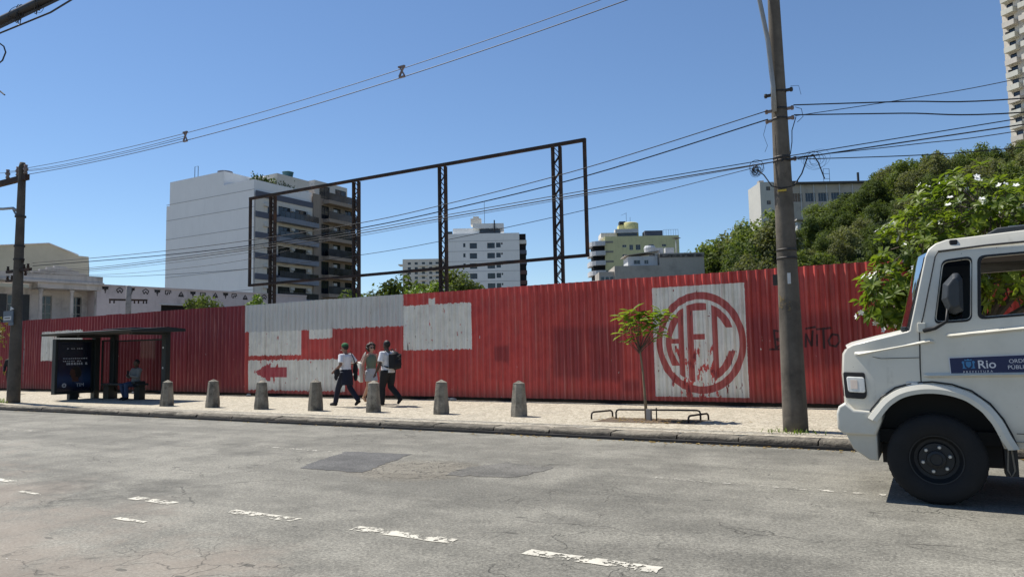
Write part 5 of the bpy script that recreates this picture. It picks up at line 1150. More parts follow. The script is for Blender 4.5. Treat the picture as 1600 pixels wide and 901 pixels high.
# window glass in thin black rubber
def wpane(loop, y, nm='side_window'):
    big_ = [(x+(x-sum(p[0] for p in loop)/len(loop))*.03, z+(z-sum(p[1] for p in loop)/len(loop))*.05) for x, z in loop]
    me = bend(xform(curve_mesh(nm, [big_, [(x-(x-sum(p[0] for p in loop)/len(loop))*.02, z-(z-sum(p[1] for p in loop)/len(loop))*.025) for x, z in loop]], .006), Matrix.Translation((0, y, 0)) @ XZ)); return mk(nm, me, M_blk, tk)
for lp in (w1, w2, w3):
    wpane(lp, .002); wpane(lp, TW-.002)
def flat_pane(lp, y):
    me = bpy.data.meshes.new('quarter_glass'); me.from_pydata([(x, y+(1 if y < 1 else -1)*max(0, z-1.7)*.07, z) for x, z in lp], [], [tuple(range(len(lp)))]); return me
o = bpy.data.objects.new('quarter_glass', flat_pane(w1, .03)); C.objects.link(o); o.parent = tk; o.data.materials.append(M_tg)
o = bpy.data.objects.new('quarter_glass', flat_pane(w1, TW-.03)); C.objects.link(o); o.parent = tk; o.data.materials.append(M_tg)
# fender flares
def flare(y0, y1, cx=0., nm='fender_flare'):
    mb = MB(); k = len(arch); c = (0., .50)
    path = [(p_.x, p_.z) for p_ in smooth_path([(x, 0, z) for x, z in [(.555, .555)]+arch[1:-1]+[(-.53, .775)]], 4)]
    for (x, z) in path:
        d = Vector((x-c[0], z-c[1])).normalized()
        for (o_, y) in ((-.012, y1), (-.012, y0), (.030, y0-.004), (.075, y0+.018), (.085, y1)): mb.v.append((cx+x+d.x*o_, y, z+d.y*o_))
    n = 5; mb.f = [(i*n+j, (i+1)*n+j, (i+1)*n+j+1, i*n+j+1) for i in range(len(path)-1) for j in range(n-1)]+[tuple(range(n)), tuple((len(path)-1)*n+j for j in range(n-1, -1, -1))]; mb.m = [0]*len(mb.f)
    o = mb.build(nm, M_tw, tk, weld=True); auto_smooth(o.data, 30); return o
flare(-.055, .03); flare(TW+.055, TW-.03)
mb = MB().tube([(x+(x-0)*.17, -.002, z+(z-.5)*.17) for x, z in arch], .008, 6); mb.build('flare_seal', M_blk, tk)
# wheel well
mb = MB(); path = [(x*1.0, z) for x, z in arch]; mb.v = [(x, y, z) for x, z in path for y in (.03, .55)]; mb.f = [(2*i, 2*i+1, 2*i+3, 2*i+2) for i in range(len(path)-1)]; mb.m = [0]*len(mb.f); mb.build('wheel_well', M_blk, tk); MB().quad((-.52, .55, .3), (.56, .55, .3), (.56, .55, 1.1), (-.52, .55, 1.1)).build('inner_arch', M_blk, tk)
# bumper and valance
def rbox(name, loops, y0, y1, m, bev): me = curve_mesh(name, [loops], (y1-y0)/2-bev, bev); xform(me, Matrix.Translation((0, (y0+y1)/2, 0)) @ XZ); auto_smooth(me, 40); return mk(name, me, m, tk)
bmp = rbox('bumper', [(-.86, .70), (-.865, .84), (-.845, .90), (-.80, .925), (-.73, .86), (-.49, .845), (-.50, .78), (-.55, .655), (-.82, .66)], -.015, TW+.015, M_tw, .022)
rbox('lower_valance', [(-.80, .65), (-.545, .655), (-.545, .40), (-.60, .40), (-.74, .50)], .03, TW-.03, M_tw, .015)
rbox('bumper_seam', [(-.845, .655), (-.55, .645), (-.55, .66), (-.845, .672)], .0, TW, M_blk, .002)
# headlamps (housing, lens), grille
for y0, y1 in ((.055, .42), (TW-.42, TW-.055)):
    hb = MB(); hb.box(-.83, -.62, y0+.12, y1+.0, 1.0, 1.255); hl = hb.build('headlight', M_blk, tk, bevel=.015)
near_in = .01
hl = mk('headlight_surround', xform(curve_mesh('headlight_surround', [round_poly([(-.808, 1.255), (-.615, 1.25), (-.605, 1.03), (-.625, .995), (-.802, 1.0)], .02)], .012, .006), Matrix.Translation((0, .006, 0)) @ XZ), M_blk, tk); bend(hl.data)
M_lens = pm('lamp_lens', (.70, .70, .66), .12, .15, 20, .15, 120, .003)
ln = mk('lens', xform(curve_mesh('lens', [round_poly([(-.775, 1.205), (-.622, 1.20), (-.618, 1.06), (-.765, 1.065)], .015)], .012, .008), Matrix.Translation((0, -.004, 0)) @ XZ), M_lens, hl); bend(ln.data)
rf_ = MB().box(-.745, -.68, -.026, -.012, 1.09, 1.18).build('reflector', pm('lamp_warm', (.75, .62, .52), .2, .1, bump=0), hl); bend(rf_.data)
mb = MB()
for i in range(5): mb.box(-.872, -.82, .6, 1.45, 1.02+i*.05, 1.045+i*.05)
mb.build('grille', M_blk, tk)
MB().tube([(-.20, .5, 1.70), (-.24, .62, 1.72), (-.13, .95, 2.0)], .010, 5).tube([(-.20, 1.1, 1.70), (-.25, 1.2, 1.72), (-.14, 1.5, 2.0)], .010, 5).build('wiper', M_blk, tk)
# door seams, handle, belt creases catching the sun
bar = lambda nm, pts, r, m=M_blk: MB().tube(pts, r, 5).build(nm, m, tk)
bar('door_seam', [(-.115, .008, 1.09), (-.115, -.003, 1.30), (-.10, -.002, 1.66), (-.06, .004, 1.80), (.075, .046, 2.38), (.10, .050, 2.42)], .0055)
bar('door_seam', [(1.62, .0, .60), (1.62, -.001, 1.3), (1.62, .0, 1.7), (1.60, .05, 2.42)], .005)
bar('rain_gutter', [(.10, .045, 2.425), (.5, .045, 2.452), (1.4, .045, 2.475), (4.3, .05, 2.49)], .010)
def crease(x0, z0, x1, z1, nm='belt_crease'):
    mb = MB(); h = .05
    for (x, z, e) in ((x0, z0, 0), (x0+.05, z0+.008, 1), (x1-.05, z1-.004, 1), (x1, z1, 0)):
        mb.v += [(x, .004+nose_in(x, z), z+h*.5), (x, .004+nose_in(x, z)-.040*e, z-.004), (x, .004+nose_in(x, z), z-.03)]
    mb.f = [(3*i+j, 3*i+j+1, 3*i+j+4, 3*i+j+3) for i in range(3) for j in range(2)]; mb.m = [0]*6; o = mb.build(nm, M_tw, tk, weld=True)
crease(-.70, 1.435, .03, 1.565); crease(.11, 1.60, 1.55, 1.735); crease(-.1, 1.222, 1.55, 1.26)
sb_('door_handle', (1.35, 1.52, -.03, -.008, 1.47, 1.51), M_blk, bev=.006); bar('sill_seam', [(.62, -.0, .70), (1.6, -.0, .70), (4.3, 0, .70)], .004); bar('bonnet_seam', [(-.74, .10, 1.46), (-.45, -.002, 1.395), (-.118, -.004, 1.40)], .003)
sb_('side_marker', (-.245, -.10, -.008, .01, 1.125, 1.165), M_frame_w, bev=.004); sb_('marker_lens', (-.20, -.145, -.013, -.007, 1.132, 1.158), M_lens, bev=.002)
sb_('door_hinge', (-.115, -.045, -.02, .01, 1.645, 1.735), M_tw)
sb_('roof_lamp', (.20, .27, .075, .13, 2.475, 2.535), M_blk, bev=.012); sb_('cowl_mirror', (-.27, -.22, .25, .32, 1.66, 1.71), M_mir, bev=.01)
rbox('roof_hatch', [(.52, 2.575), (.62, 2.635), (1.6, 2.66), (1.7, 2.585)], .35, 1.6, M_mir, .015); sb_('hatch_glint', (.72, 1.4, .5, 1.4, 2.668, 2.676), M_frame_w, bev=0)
# wing mirror on its arm
mb = MB(); fr = [(.10, 1.95), (.12, 2.10), (.21, 2.20), (.255, 2.20), (.285, 2.14), (.275, 1.83), (.20, 1.80), (.14, 1.83)]; cx_, cz_ = .2, 2.0
mb.v = [(x, -.02, z) for x, z in fr]+[(cx_+(x-cx_)*.92, -.12, cz_+(z-cz_)*.95) for x, z in fr]+[(cx_-.0+(x-cx_)*.55, -.20, cz_+(z-cz_)*.7) for x, z in fr]; n = len(fr)
mb.f = [(i*n+j, i*n+(j+1) % n, (i+1)*n+(j+1) % n, (i+1)*n+j) for i in range(2) for j in range(n)]+[tuple(range(n-1, -1, -1)), tuple(2*n+j for j in range(n))]; mb.m = [0]*len(mb.f)
mr = mb.build('wing_mirror', M_mir, tk, weld=True, bevel=.012); MB().tube([(-.06, -.01, 1.66), (.03, -.09, 1.68), (.13, -.12, 1.74), (.145, -.11, 1.86)], [.022, .02, .016, .012], 7).build('mirror_arm', M_blk, mr, smooth=True)
# wheels
def wheel(x, y, s):
    w_ = MB().lathe([(.23, .02), (.26, .0), (.33, -.012), (.39, .0), (.415, .025), (.425, .06), (.425, .18), (.415, .215), (.39, .235), (.33, .245), (.25, .23)], 44, (0, 0, 0), 'Y', False).build('wheel', M_tyre, tk, smooth=True, loc=(x, y, .425))
    if s < 0: w_.rotation_euler.z = math.pi
    mb = MB()
    for i in range(44):
        a = 2*math.pi*i/44; c, q = math.cos(a), math.sin(a); mb.bar((c*.420, .05, q*.420), (c*.420, .10, q*.420), .03, .014, up=(c, 0, q)); a += .07; c, q = math.cos(a), math.sin(a); mb.bar((c*.420, .13, q*.420), (c*.420, .19, q*.420), .03, .014, up=(c, 0, q))
    mb.build('tread', M_tyre, w_)
    rm = MB().lathe([(.235, .03), (.232, .012), (.222, .014), (.215, .05), (.19, .085), (.16, .09), (.15, .06), (.085, .058), (.08, .03), (.055, .02), (.05, .03), (.001, .03)], 36, (0, 0, 0), 'Y', False).build('rim', M_rim, w_, smooth=True); auto_smooth(rm.data, 30)
    for i in range(6):
        a = R(60*i+15); MB().lathe([(.019, .062), (.019, .045), (.013, .034), (.001, .034)], 8, (.118*math.cos(a), 0, .118*math.sin(a)), 'Y').build('wheel_nut', M_nut, rm)
wheel(-.03, .0, 1); wheel(-.03, TW, -1); wheel(3.3, .02, 1); wheel(3.3, TW-.02, -1)
MB().tube([(-.03, .1, .425), (-.03, TW-.1, .425)], .07, 8).tube([(3.3, .1, .425), (3.3, TW-.1, .425)], .07, 8).build('axle', M_blk, tk)
for y in (.45, 1.5): sb_('chassis_rail', (-.6, 4.3, y, y+.1, .52, .66), M_blk)
mf = MB().box(.52, .62, .06, .30, .30, .58).build('mud_flap', M_blk, tk); MB().tube([(.55, .05, .56), (.535, .045, .36), (.56, .04, .30), (.59, .045, .36), (.575, .05, .56)], .008, 5).build('flap_strap', pm('strap_tan', (.16, .14, .11), .8), mf)
# interior
sb_('dashboard', (-.15, .16, .1, TW-.1, 1.35, 1.70), M_blk, bev=.03); sb_('seat_base', (.65, 1.2, .15, .75, 1.1, 1.35), M_blk, bev=.04); sb_('seat_back', (1.12, 1.28, .15, .75, 1.3, 2.1), M_blk, bev=.04); sb_('seat_base', (.65, 1.2, 1.2, 1.85, 1.1, 1.35), M_blk, bev=.04); sb_('seat_back', (1.12, 1.28, 1.2, 1.85, 1.3, 1.95), M_blk, bev=.04)
sw = MB(); sw.tube([(.38+.07*math.sin(t)*1, .45+.2*math.cos(t), 1.72+.17*math.sin(t)) for t in [2*math.pi*i/20 for i in range(21)]], .014, 6); sw.build('steering_wheel', M_blk, tk); bar('steering_column', [(.38, .45, 1.72), (.1, .45, 1.45)], .03)
sb_('headliner', (.08, 4.2, .14, TW-.14, 2.44, 2.48), M_blk, bev=0); sb_('partition', (1.58, 1.62, .12, TW-.12, .7, 2.44), M_blk, bev=0); sb_('sun_visor', (.1, .14, .2, .8, 2.28, 2.43), M_blk, bev=.01)
# city sign on the door
sgn = sb_('door_sign', (.185, 1.16, -.010, .0, 1.215, 1.395), pm('sign_blue', (.011, .020, .075), .45, .1, bump=0), bev=0); sgn.rotation_euler.y = R(-2.2); sgn.location = (.0, 0, -.007)
M_sw = pm('sign_white', (.62, .63, .66), .5, .05, bump=0); M_sl = pm('sign_light_blue', (.05, .20, .40), .5, .1, bump=0)
mb = MB().box(.180, 1.165, -.0105, -.002, 1.393, 1.399).box(.180, 1.165, -.0105, -.002, 1.211, 1.217).box(.180, .187, -.0105, -.002, 1.217, 1.393); mb.build('sign_border', M_sw, sgn)
def stext(body, x, z, size, m=M_sw, bold=.0, sp=1.0, nm='sign_text'): return mk(nm, xform(text_mesh(nm, body, size, .0006, sp, bold), Matrix.Translation((x, -.0115, z)) @ XZ), m, sgn)
stext('Rio', .405, 1.286, .108, bold=.0012); stext('PREFEITURA', .285, 1.246, .030, sp=1.55); stext('ORDEM', .652, 1.325, .050); stext('PÚBLICA', .638, 1.270, .050)
mb = MB().box(.283, .606, -.0122, -.0105, 1.232, 1.237); mb.build('sign_underline', M_sw, sgn)
# emblem: shield between two supporters under a small crown
def sflat(nm, loop): return mk(nm, xform(curve_mesh(nm, [loop], .0006), Matrix.Translation((0, -.0115, 0)) @ XZ), M_sl, sgn)
E0, Z0 = .335, 1.325
sflat('emblem_shield', round_poly([(E0-.022, Z0+.028), (E0+.022, Z0+.028), (E0+.022, Z0-.008), (E0, Z0-.032), (E0-.022, Z0-.008)], .008)); sflat('emblem_crown', [(E0-.028, Z0+.052), (E0-.03, Z0+.036), (E0+.03, Z0+.036), (E0+.028, Z0+.052), (E0+.014, Z0+.044), (E0, Z0+.056), (E0-.014, Z0+.044)])
for s in (-1, 1): sflat('emblem_supporter', [(E0+s*a, Z0+b) for a, b in ((.030, .030), (.044, .036), (.055, .022), (.046, .008), (.046, -.022), (.052, -.036), (.012, -.036), (.030, -.026), (.034, 0))])

# ================================================================== PEOPLE
def rings(mb, rs_, n=14):
    """loft through rings (centre, forward radius, side radius)"""
    base = len(mb.v)
    for (c, rx, ry) in rs_:
        for j in range(n):
            a = 2*math.pi*j/n; mb.v.append((c[0]+rx*math.cos(a), c[1]+ry*math.sin(a), c[2]))
    k = len(rs_)
    for i in range(k-1):
        for j in range(n): mb.f.append((base+i*n+j, base+i*n+(j+1) % n, base+(i+1)*n+(j+1) % n, base+(i+1)*n+j)); mb.m.append(0)
    mb.f.append(tuple(base+j for j in range(n-1, -1, -1))); mb.f.append(tuple(base+(k-1)*n+j for j in range(n))); mb.m += [0, 0]
def fuse(mb, name, voxel=.014, smooth=4):
    """weld overlapping shapes into one continuous skin"""
    me = mb.mesh(name); o = bpy.data.objects.new(name, me); C.objects.link(o)
    m = o.modifiers.new('r', 'REMESH'); m.mode = 'VOXEL'; m.voxel_size = voxel; m.use_smooth_shade = True
    if smooth: s = o.modifiers.new('s', 'SMOOTH'); s.iterations = smooth; s.factor = .5
    return eval_mesh(o, name)
V3 = Vector
def hand(mb, w_, d, side, curl=.5, s=1.0):
    """palm, four unequal bent fingers and a thumb leaving the side of the palm"""
    d = d.normalized(); up = V3((1, 0, 0)) if abs(d.x) < .7 else V3((0, 0, 1)); n = d.cross(up).normalized()*side; t = n.cross(d).normalized()*side
    mb.ball(tuple(w_+d*.045*s), (.022*s, .030*s, .045*s), 8, 6)
    for i, L in enumerate((.060, .070, .066, .050)):
        b = w_+d*.078*s+t*(i-1.5)*.017*s; k = b+d*L*.5*s-n*L*.12*curl; e = k+(d*(1-curl*.6)-n*curl).normalized()*L*.5*s; mb.tube([b-d*.02, b, k, e], [.0085*s]*3+[.0065*s], 6)
    b = w_+d*.03*s-t*.026*s; mb.tube([b, b+(d*.6-t*.8).normalized()*.03*s, b+(d*.9-t*.4).normalized()*.058*s], [.010*s, .009*s, .0075*s], 6)
def person(label, loc, rz, P, skin, height=1.72, cloth=None, hair=None, group=None):
    """P: joint positions in a frame facing +x, left is +y. cloth: list of (name, kind, material)"""
    s = height/1.72; root = empty('person', loc, rz, label, 'person', group); root.scale = (s, s, s)
    g = lambda k: V3(P[k]); fat = P.get('fat', 1.0)
    lean = P.get('lean', 0.); hip = V3((0, 0, P.get('hipz', .93)))
    T = lambda x, y, z: V3((hip.x+x+(z-.93)*lean, y, hip.z+z-.93))
    B = MB()
    tor = [(T(0, 0, .86), .095*fat, .150*fat), (T(0, 0, .95), .105*fat, .160*fat), (T(.005, 0, 1.07), .098*fat, .140*fat), (T(.01, 0, 1.22), .108*fat, .155*fat), (T(.0, 0, 1.34), .105*fat, .165*fat), (T(-.005, 0, 1.42), .075, .13), (T(.0, 0, 1.455), .055, .065)]
    rings(B, tor)
    hd = T(.02, 0, 1.60); yaw = P.get('look', 0.); ca, sa = math.cos(yaw), math.sin(yaw); h = lambda x, y, z: V3((hd.x+x*ca-y*sa, hd.y+x*sa+y*ca, hd.z+z))
    B.tube([T(-.005, 0, 1.40), T(.005, 0, 1.49), hd+V3((0, 0, -.04))], [.060, .052, .056], 10)
    B.ball(tuple(h(-.005, 0, .02)), (.096, .078, .105), 16, 12); B.ball(tuple(h(.03, 0, -.045)), (.062, .058, .075), 14, 10); B.ball(tuple(h(.05, 0, -.095)), (.03, .035, .022), 8, 6)
    B.tube([h(.088, 0, .02), h(.112, 0, -.022), h(.092, 0, -.032)], [.010, .016, .012], 7)
    for q in (-1, 1): B.ball(tuple(h(-.005, q*.078, -.015)), (.022, .012, .032), 8, 6); B.ball(tuple(h(.082, q*.03, .012)), (.012, .014, .009), 8, 6)
    B.ball(tuple(h(.086, 0, -.06)), (.012, .024, .009), 8, 6)
    for q, sd in (('l', 1), ('r', -1)):
        sh_ = T(-.005, sd*.175*fat**.5, 1.385); el, wr = g('el_'+q), g('wr_'+q)
        B.tube([T(0, sd*.10, 1.37), sh_, sh_.lerp(el, .35), el, el.lerp(wr, .3), wr], [.07, .062*fat**.5, .052*fat**.5, .040*fat**.4, .041*fat**.4, .026], 10)
        hand(B, wr, (wr-el), sd, P.get('curl', .5))
        hp = T(0, sd*.088*fat, .90); kn, an, to = g('kn_'+q), g('an_'+q), g('to_'+q)
        B.tube([hp+V3((0, 0, .05)), hp, hp.lerp(kn, .4), kn, kn.lerp(an, .3), an], [.095*fat, .098*fat, .08*fat**.8, .056*fat**.6, .055*fat**.6, .038], 12)
        B.tube([an+V3((-.02, 0, -.02)), an.lerp(to, .5)+V3((0, 0, -.01)), to], [.04, .038, .03], 8)
    body = mk('body', fuse(B, 'body', .011, 3), skin, root)
    for nm, kind, m in (cloth or []):
        Q = MB()
        if kind in ('tee', 'tank', 'coat'):
            k = 1.13; z0 = P.get('hem', .90)
            rings(Q, [(T(-.004, 0, z0), .118*fat*k, .170*fat*k)]+[(c, a*k+.006, b*k+.004) for c, a, b in tor[2:5]]+[(T(-.005, 0, 1.42), .088, .145 if kind != 'tank' else .10)])
            if kind != 'tank':
                for q, sd in (('l', 1), ('r', -1)):
                    sh_ = T(-.005, sd*.175*fat**.5, 1.385); el = g('el_'+q); wr = g('wr_'+q)
                    if kind == 'tee': Q.tube([T(0, sd*.09, 1.37), sh_, sh_.lerp(el, .80)], [.082, .080*fat**.5, .074*fat**.5], 12)
                    else: Q.tube([T(0, sd*.09, 1.37), sh_, el, wr], [.082, .078, .058, .045], 12)
        elif kind in ('trousers', 'shorts'):
            rings(Q, [(T(0, 0, .84), .12*fat, .172*fat), (T(0, 0, .96), .118*fat, .172*fat), (T(0, 0, 1.03), .112*fat, .158*fat)])
            for q, sd in (('l', 1), ('r', -1)):
                hp = T(0, sd*.088*fat, .90); kn, an = g('kn_'+q), g('an_'+q)
                if kind == 'trousers': Q.tube([hp+V3((0, 0, .05)), hp, hp.lerp(kn, .5), kn, kn.lerp(an, .5), an+V3((0, 0, .0))], [.108*fat, .112*fat, .098*fat**.8, .078*fat**.6, .072*fat**.6, .066], 12)
                else: Q.tube([hp+V3((0, 0, .05)), hp, hp.lerp(kn, .62)], [.108*fat, .114*fat, .108*fat], 12)
        elif kind == 'shoe':
            for q in 'lr':
                an, to = g('an_'+q), g('to_'+q); S = MB(); S.tube([an+V3((-.045, 0, -.035)), an+V3((0, 0, -.025)), an.lerp(to, .55)+V3((0, 0, -.004)), to+V3((.01, 0, .003))], [.045, .052, .047, .034], 10); mk('shoe', fuse(S, 'shoe', .010, 2), m, root)
            continue
        elif kind == 'jacket_waist':
            rings(Q, [(T(-.03, 0, .60), .13*fat, .19*fat), (T(-.02, 0, .80), .135*fat, .195*fat), (T(0, 0, .98), .13*fat, .185*fat), (T(0, 0, 1.03), .12*fat, .17*fat)])
        mk(nm, fuse(Q, nm, .014, 3), m, root)
    if hair:
        kind, m = hair; Q = MB()
        if kind == 'short': Q.ball(tuple(h(-.018, 0, .032)), (.100, .087, .103), 20, 14)
        elif kind == 'curly':
            rnd = random.Random(3)
            for i in range(60):
                d = V3((rnd.gauss(-.35, 1), rnd.gauss(0, 1), rnd.gauss(.45, 1))).normalized(); Q.ball(tuple(h(-.035+d.x*.11, d.y*.115, .025+d.z*.115)), rnd.uniform(.035, .05), 7, 5)
        bm_ = fuse(Q, 'hair', .011, 1)
        # cut the face free
        bmm = bmesh.new(); bmm.from_mesh(bm_); dl = []
        for v in bmm.verts:
            d = v.co-hd; lx = d.x*ca+d.y*sa
            if lx > .030+max(0, (d.z-.03))*.85 or d.z < (-.055 if kind == 'short' else -.11) and lx > -.3: dl.append(v)
        bmesh.ops.delete(bmm, geom=dl, context='VERTS'); bmm.to_mesh(bm_); bmm.free(); mk('hair', bm_, m, root)
    return root, T, h
def cl(name, c, rough=.85): return pm(name, c, rough, .15, 8, .35, 25, .01)
SK_l = pm('skin_light', (.42, .25, .18), .55, .1, 12, bump=0); SK_m = pm('skin_tan', (.22, .115, .075), .55, .1, 12, bump=0); SK_d = pm('skin_dark', (.060, .032, .022), .5, .1, 12, bump=0)
C_wh = cl('white_cotton', (.66, .66, .68)); C_navy = cl('navy_denim', (.010, .012, .026)); C_blk = cl('black_cloth', (.012, .012, .014)); C_green = cl('sage_knit', (.13, .165, .12)); C_jean = cl('pale_denim', (.40, .42, .46)); C_grey = cl('grey_sweat', (.16, .165, .16)); C_blue = cl('blue_jeans', (.03, .05, .10)); H_blk = cl('black_hair', (.010, .008, .007), .6); H_br = cl('dark_brown_hair', (.030, .018, .012), .6); C_cap = cl('green_cap', (.03, .12, .045)); C_shoe = cl('dark_shoe', (.014, .013, .014)); C_tan = cl('tan_sandal', (.33, .20, .12)); C_bag = cl('tote_cream', (.60, .57, .50)); C_red = cl('tote_red_print', (.5, .06, .07))
def strap(parent, pts, w_, m, name='strap'):
    pts = [V3(p) for p in pts]; mb = MB()
    for a, b in zip(pts, pts[1:]): mb.bar(a, b, w_, .012, up=(a-V3((a.x*.0, 0, a.z))).normalized() if (a-V3((0, 0, a.z))).length > .02 else (1, 0, 0))
    return mb.build(name, m, parent)
# 1: man in a green cap, mid-stride
P1 = dict(lean=.04, kn_l=(.20, .09, .50), an_l=(.30, .09, .10), to_l=(.46, .10, .055), kn_r=(-.06, -.09, .50), an_r=(-.36, -.09, .17), to_r=(-.25, -.10, .045), el_l=(-.06, .27, 1.12), wr_l=(.12, .29, .98), el_r=(-.10, -.31, 1.14), wr_r=(.08, -.24, 1.14), hem=.93, hipz=.91)
pr, T, h = person('man in a green cap and white T-shirt walking with a shoulder bag', (-13.6, 14.6, .13), R(180), P1, SK_m, 1.70, [('t_shirt', 'tee', C_wh), ('trousers', 'trousers', C_navy), ('tied_jacket', 'jacket_waist', C_navy), ('shoe', 'shoe', C_shoe)], ('short', H_blk))
Q = MB(); Q.ball(tuple(h(-.008, 0, .055)), (.108, .092, .085), 20, 12); Q.tube([h(.06, 0, .045), h(.10, 0, .04), h(.115, 0, .034)], [.03, .025, .012], 8); me = fuse(Q, 'cap', .01, 2); bmm = bmesh.new(); bmm.from_mesh(me); bmesh.ops.delete(bmm, geom=[v for v in bmm.verts if v.co.z < (h(0, 0, .025)).z], context='VERTS'); bmm.to_mesh(me); bmm.free(); mk('cap', me, C_cap, pr)
MB().tube([h(.105, .0, -.055), h(.15, .01, -.062)], .006, 6).build('cigarette', M_frame_w, pr)
def bag(name, label, loc, rz, shapes, m, straps, cat='bag'):
    e = empty(name, loc, rz, label, cat); Q = MB()
    for c, r in shapes: Q.ball(c, r, 14, 10)
    mk('pouch', fuse(Q, 'pouch', .014, 3), m, e)
    for s_ in straps: MB().tube(s_, .012, 6).build('strap', m, e)
    return e
bag('shoulder_bag', 'black shoulder bag hanging at the hip of the man in the green cap', (-13.6, 14.6, .13), R(180), [((.07, .27, .92), (.10, .05, .13)), ((.09, .28, .80), (.06, .04, .10))], C_blk, [[(.05, .25, 1.02), (.0, .20, 1.25), (-.02, .13, 1.43)]])
bag('carried_jacket', 'black bag slung on the back of the man in the green cap', (-13.6, 14.6, .13), R(180), [((-.10, -.25, .98), (.09, .05, .17)), ((-.12, -.24, .80), (.07, .05, .14))], C_blk, [[(-.13, -.22, 1.10), (-.135, -.14, 1.28), (-.06, -.11, 1.44), (.06, -.10, 1.40)]], 'bag')
# 2: woman in a sage top
P2 = dict(lean=.0, kn_l=(.12, .085, .49), an_l=(.06, .085, .10), to_l=(.22, .09, .05), kn_r=(-.02, -.085, .50), an_r=(-.27, -.09, .20), to_r=(-.17, -.09, .07), el_l=(.0, .24, 1.12), wr_l=(.05, .25, .86), el_r=(-.02, -.25, 1.10), wr_r=(.06, -.24, .85), hem=1.02, look=-.1, fat=.88)
pr, T, h = person('woman with curly hair and sunglasses in a sleeveless green top and shorts', (-13.62, 15.62, .13), R(-22), P2, SK_l, 1.66, [('tank_top', 'tank', C_green), ('shorts', 'shorts', C_jean), ('sandal', 'shoe', C_tan)], ('curly', H_br))
Q = MB()
for q in (-1, 1): Q.ball(tuple(h(.092, q*.034, .012)), (.012, .030, .022), 10, 8); Q.tube([h(.085, q*.06, .016), h(.0, q*.084, .012)], .005, 5)
Q.tube([h(.10, -.02, .016), h(.10, .02, .016)], .006, 5); Q.build('sunglasses', C_blk, pr, smooth=True)
e = empty('tote_bag', (-13.62, 15.62, .13), R(-22), 'cream tote bag with a red print carried by the curly haired woman', 'bag')
me = curve_mesh('pouch', [round_poly([(-.42, .72), (.04, .52), (.02, 1.02), (-.10, 1.08), (-.24, .92)], .04)], .03, .02); xform(me, Matrix.Translation((-.08, -.27, .09)) @ XZ); mk('pouch', me, C_bag, e)
mk('print', xform(curve_mesh('print', [round_poly([(-.14, .74), (.0, .70), (.0, .86), (-.05, .92), (-.11, .84)], .02)], .001), Matrix.Translation((-.08, -.325, .09)) @ XZ), C_red, e); MB().tube([(-.14, -.27, 1.12), (-.05, -.2, 1.36), (-.02, -.15, 1.44)], .012, 6).tube([(-.08, -.25, 1.1), (.02, -.2, 1.36), (-.02, -.15, 1.44)], .012, 6).build('strap', C_bag, e)
# 3: man with a backpack
P3 = dict(lean=.05, kn_l=(.10, .11, .50), an_l=(.10, .11, .09), to_l=(.26, .12, .045), kn_r=(.0, -.11, .49), an_r=(-.33, -.11, .20), to_r=(-.25, -.115, .06), el_l=(.02, .28, 1.10), wr_l=(.16, .29, .87), el_r=(.02, -.28, 1.10), wr_r=(.17, -.27, .88), hem=.88, fat=1.20, hipz=.92)
pr, T, h = person('man in a white T-shirt and black trousers walking with a black backpack', (-12.62, 15.15, .13), R(176), P3, SK_d, 1.74, [('t_shirt', 'tee', C_wh), ('trousers', 'trousers', C_blk), ('shoe', 'shoe', C_shoe)], ('short', H_blk))
e = empty('backpack', (-12.62, 15.15, .13), R(176), 'black backpack with grey lacing worn by the man in black trousers', 'backpack'); Q = MB()
Q.ball((-.27, 0, 1.20), (.12, .16, .25), 16, 12); Q.box(-.36, -.16, -.15, .15, .99, 1.38); Q.ball((-.36, 0, 1.10), (.07, .13, .13), 12, 8); mk('pouch', fuse(Q, 'pouch', .014, 3), C_blk, e)
for s_ in (-1, 1): MB().tube([(-.17, s_*.12, 1.40), (-.04, s_*.12, 1.50), (.10, s_*.13, 1.42), (.15, s_*.15, 1.25), (.06, s_*.19, 1.08), (-.15, s_*.15, 1.02)], .018, 6).build('strap', C_blk, e)
MB().tube([(-.395, -.06, 1.36), (-.405, .06, 1.31), (-.41, -.06, 1.26), (-.42, .06, 1.22)], .006, 5).build('lacing', C_grey, e)
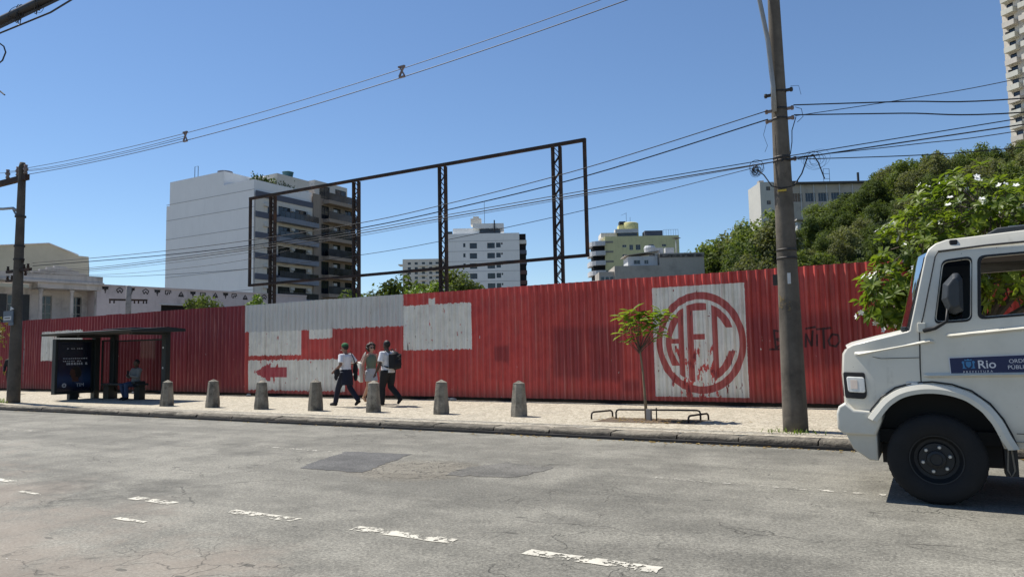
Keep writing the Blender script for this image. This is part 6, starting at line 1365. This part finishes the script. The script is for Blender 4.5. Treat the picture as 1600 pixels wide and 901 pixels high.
# 4: seated in the shelter, looking at a phone
P4 = dict(hipz=.56, lean=-.04, kn_l=(.44, .12, .52), an_l=(.40, .12, .10), to_l=(.56, .14, .04), kn_r=(.43, -.14, .50), an_r=(.30, -.15, .10), to_r=(.46, -.17, .04), el_l=(.12, .25, .76), wr_l=(.28, .08, .82), el_r=(.10, -.25, .76), wr_r=(.28, -.05, .80), hem=.88)
pr, T, h = person('person in a grey top and jeans sitting in the bus shelter with a phone', (-23.3, 14.88, .13), R(-88), P4, SK_d, 1.70, [('sweatshirt', 'coat', C_grey), ('trousers', 'trousers', C_blue), ('shoe', 'shoe', C_shoe)], ('short', H_blk))
tag(MB().box(-.005, .005, -.035, .035, 0, .15).build('phone', C_blk, loc=(-23.28, 14.58, .96)), 'small black phone held by the person in the bus shelter', 'phone')
# 5: standing figure by the far end of the fence
P5 = dict(kn_l=(.05, .09, .50), an_l=(.02, .09, .09), to_l=(.18, .10, .045), kn_r=(-.02, -.09, .50), an_r=(-.06, -.09, .09), to_r=(.10, -.10, .045), el_l=(-.02, .26, 1.12), wr_l=(.10, .25, .92), el_r=(-.02, -.26, 1.12), wr_r=(.10, -.25, .92), hem=.86)
person('person in dark clothes standing at the far end of the red fence', (-33.2, 15.75, .13), R(-40), P5, SK_d, 1.72, [('jacket', 'coat', C_blk), ('trousers', 'trousers', C_blk), ('shoe', 'shoe', C_shoe)], ('short', H_blk))
# 6: driver
P6 = dict(hipz=.32, lean=-.12, kn_l=(.45, .14, .36), an_l=(.55, .14, -.02), to_l=(.70, .14, .02), kn_r=(.45, -.12, .36), an_r=(.58, -.12, -.02), to_r=(.72, -.12, .02), el_l=(.20, .28, .62), wr_l=(.40, .16, .66), el_r=(.20, -.28, .62), wr_r=(.40, -.16, .66), hem=.88)
person('driver in a maroon shirt at the wheel of the white truck', (.95, 8.54, 1.08), R(180), P6, SK_d, 1.70, [('shirt', 'tee', cl('maroon_shirt', (.10, .02, .025))), ('trousers', 'trousers', C_blk), ('shoe', 'shoe', C_shoe)], ('short', H_blk))
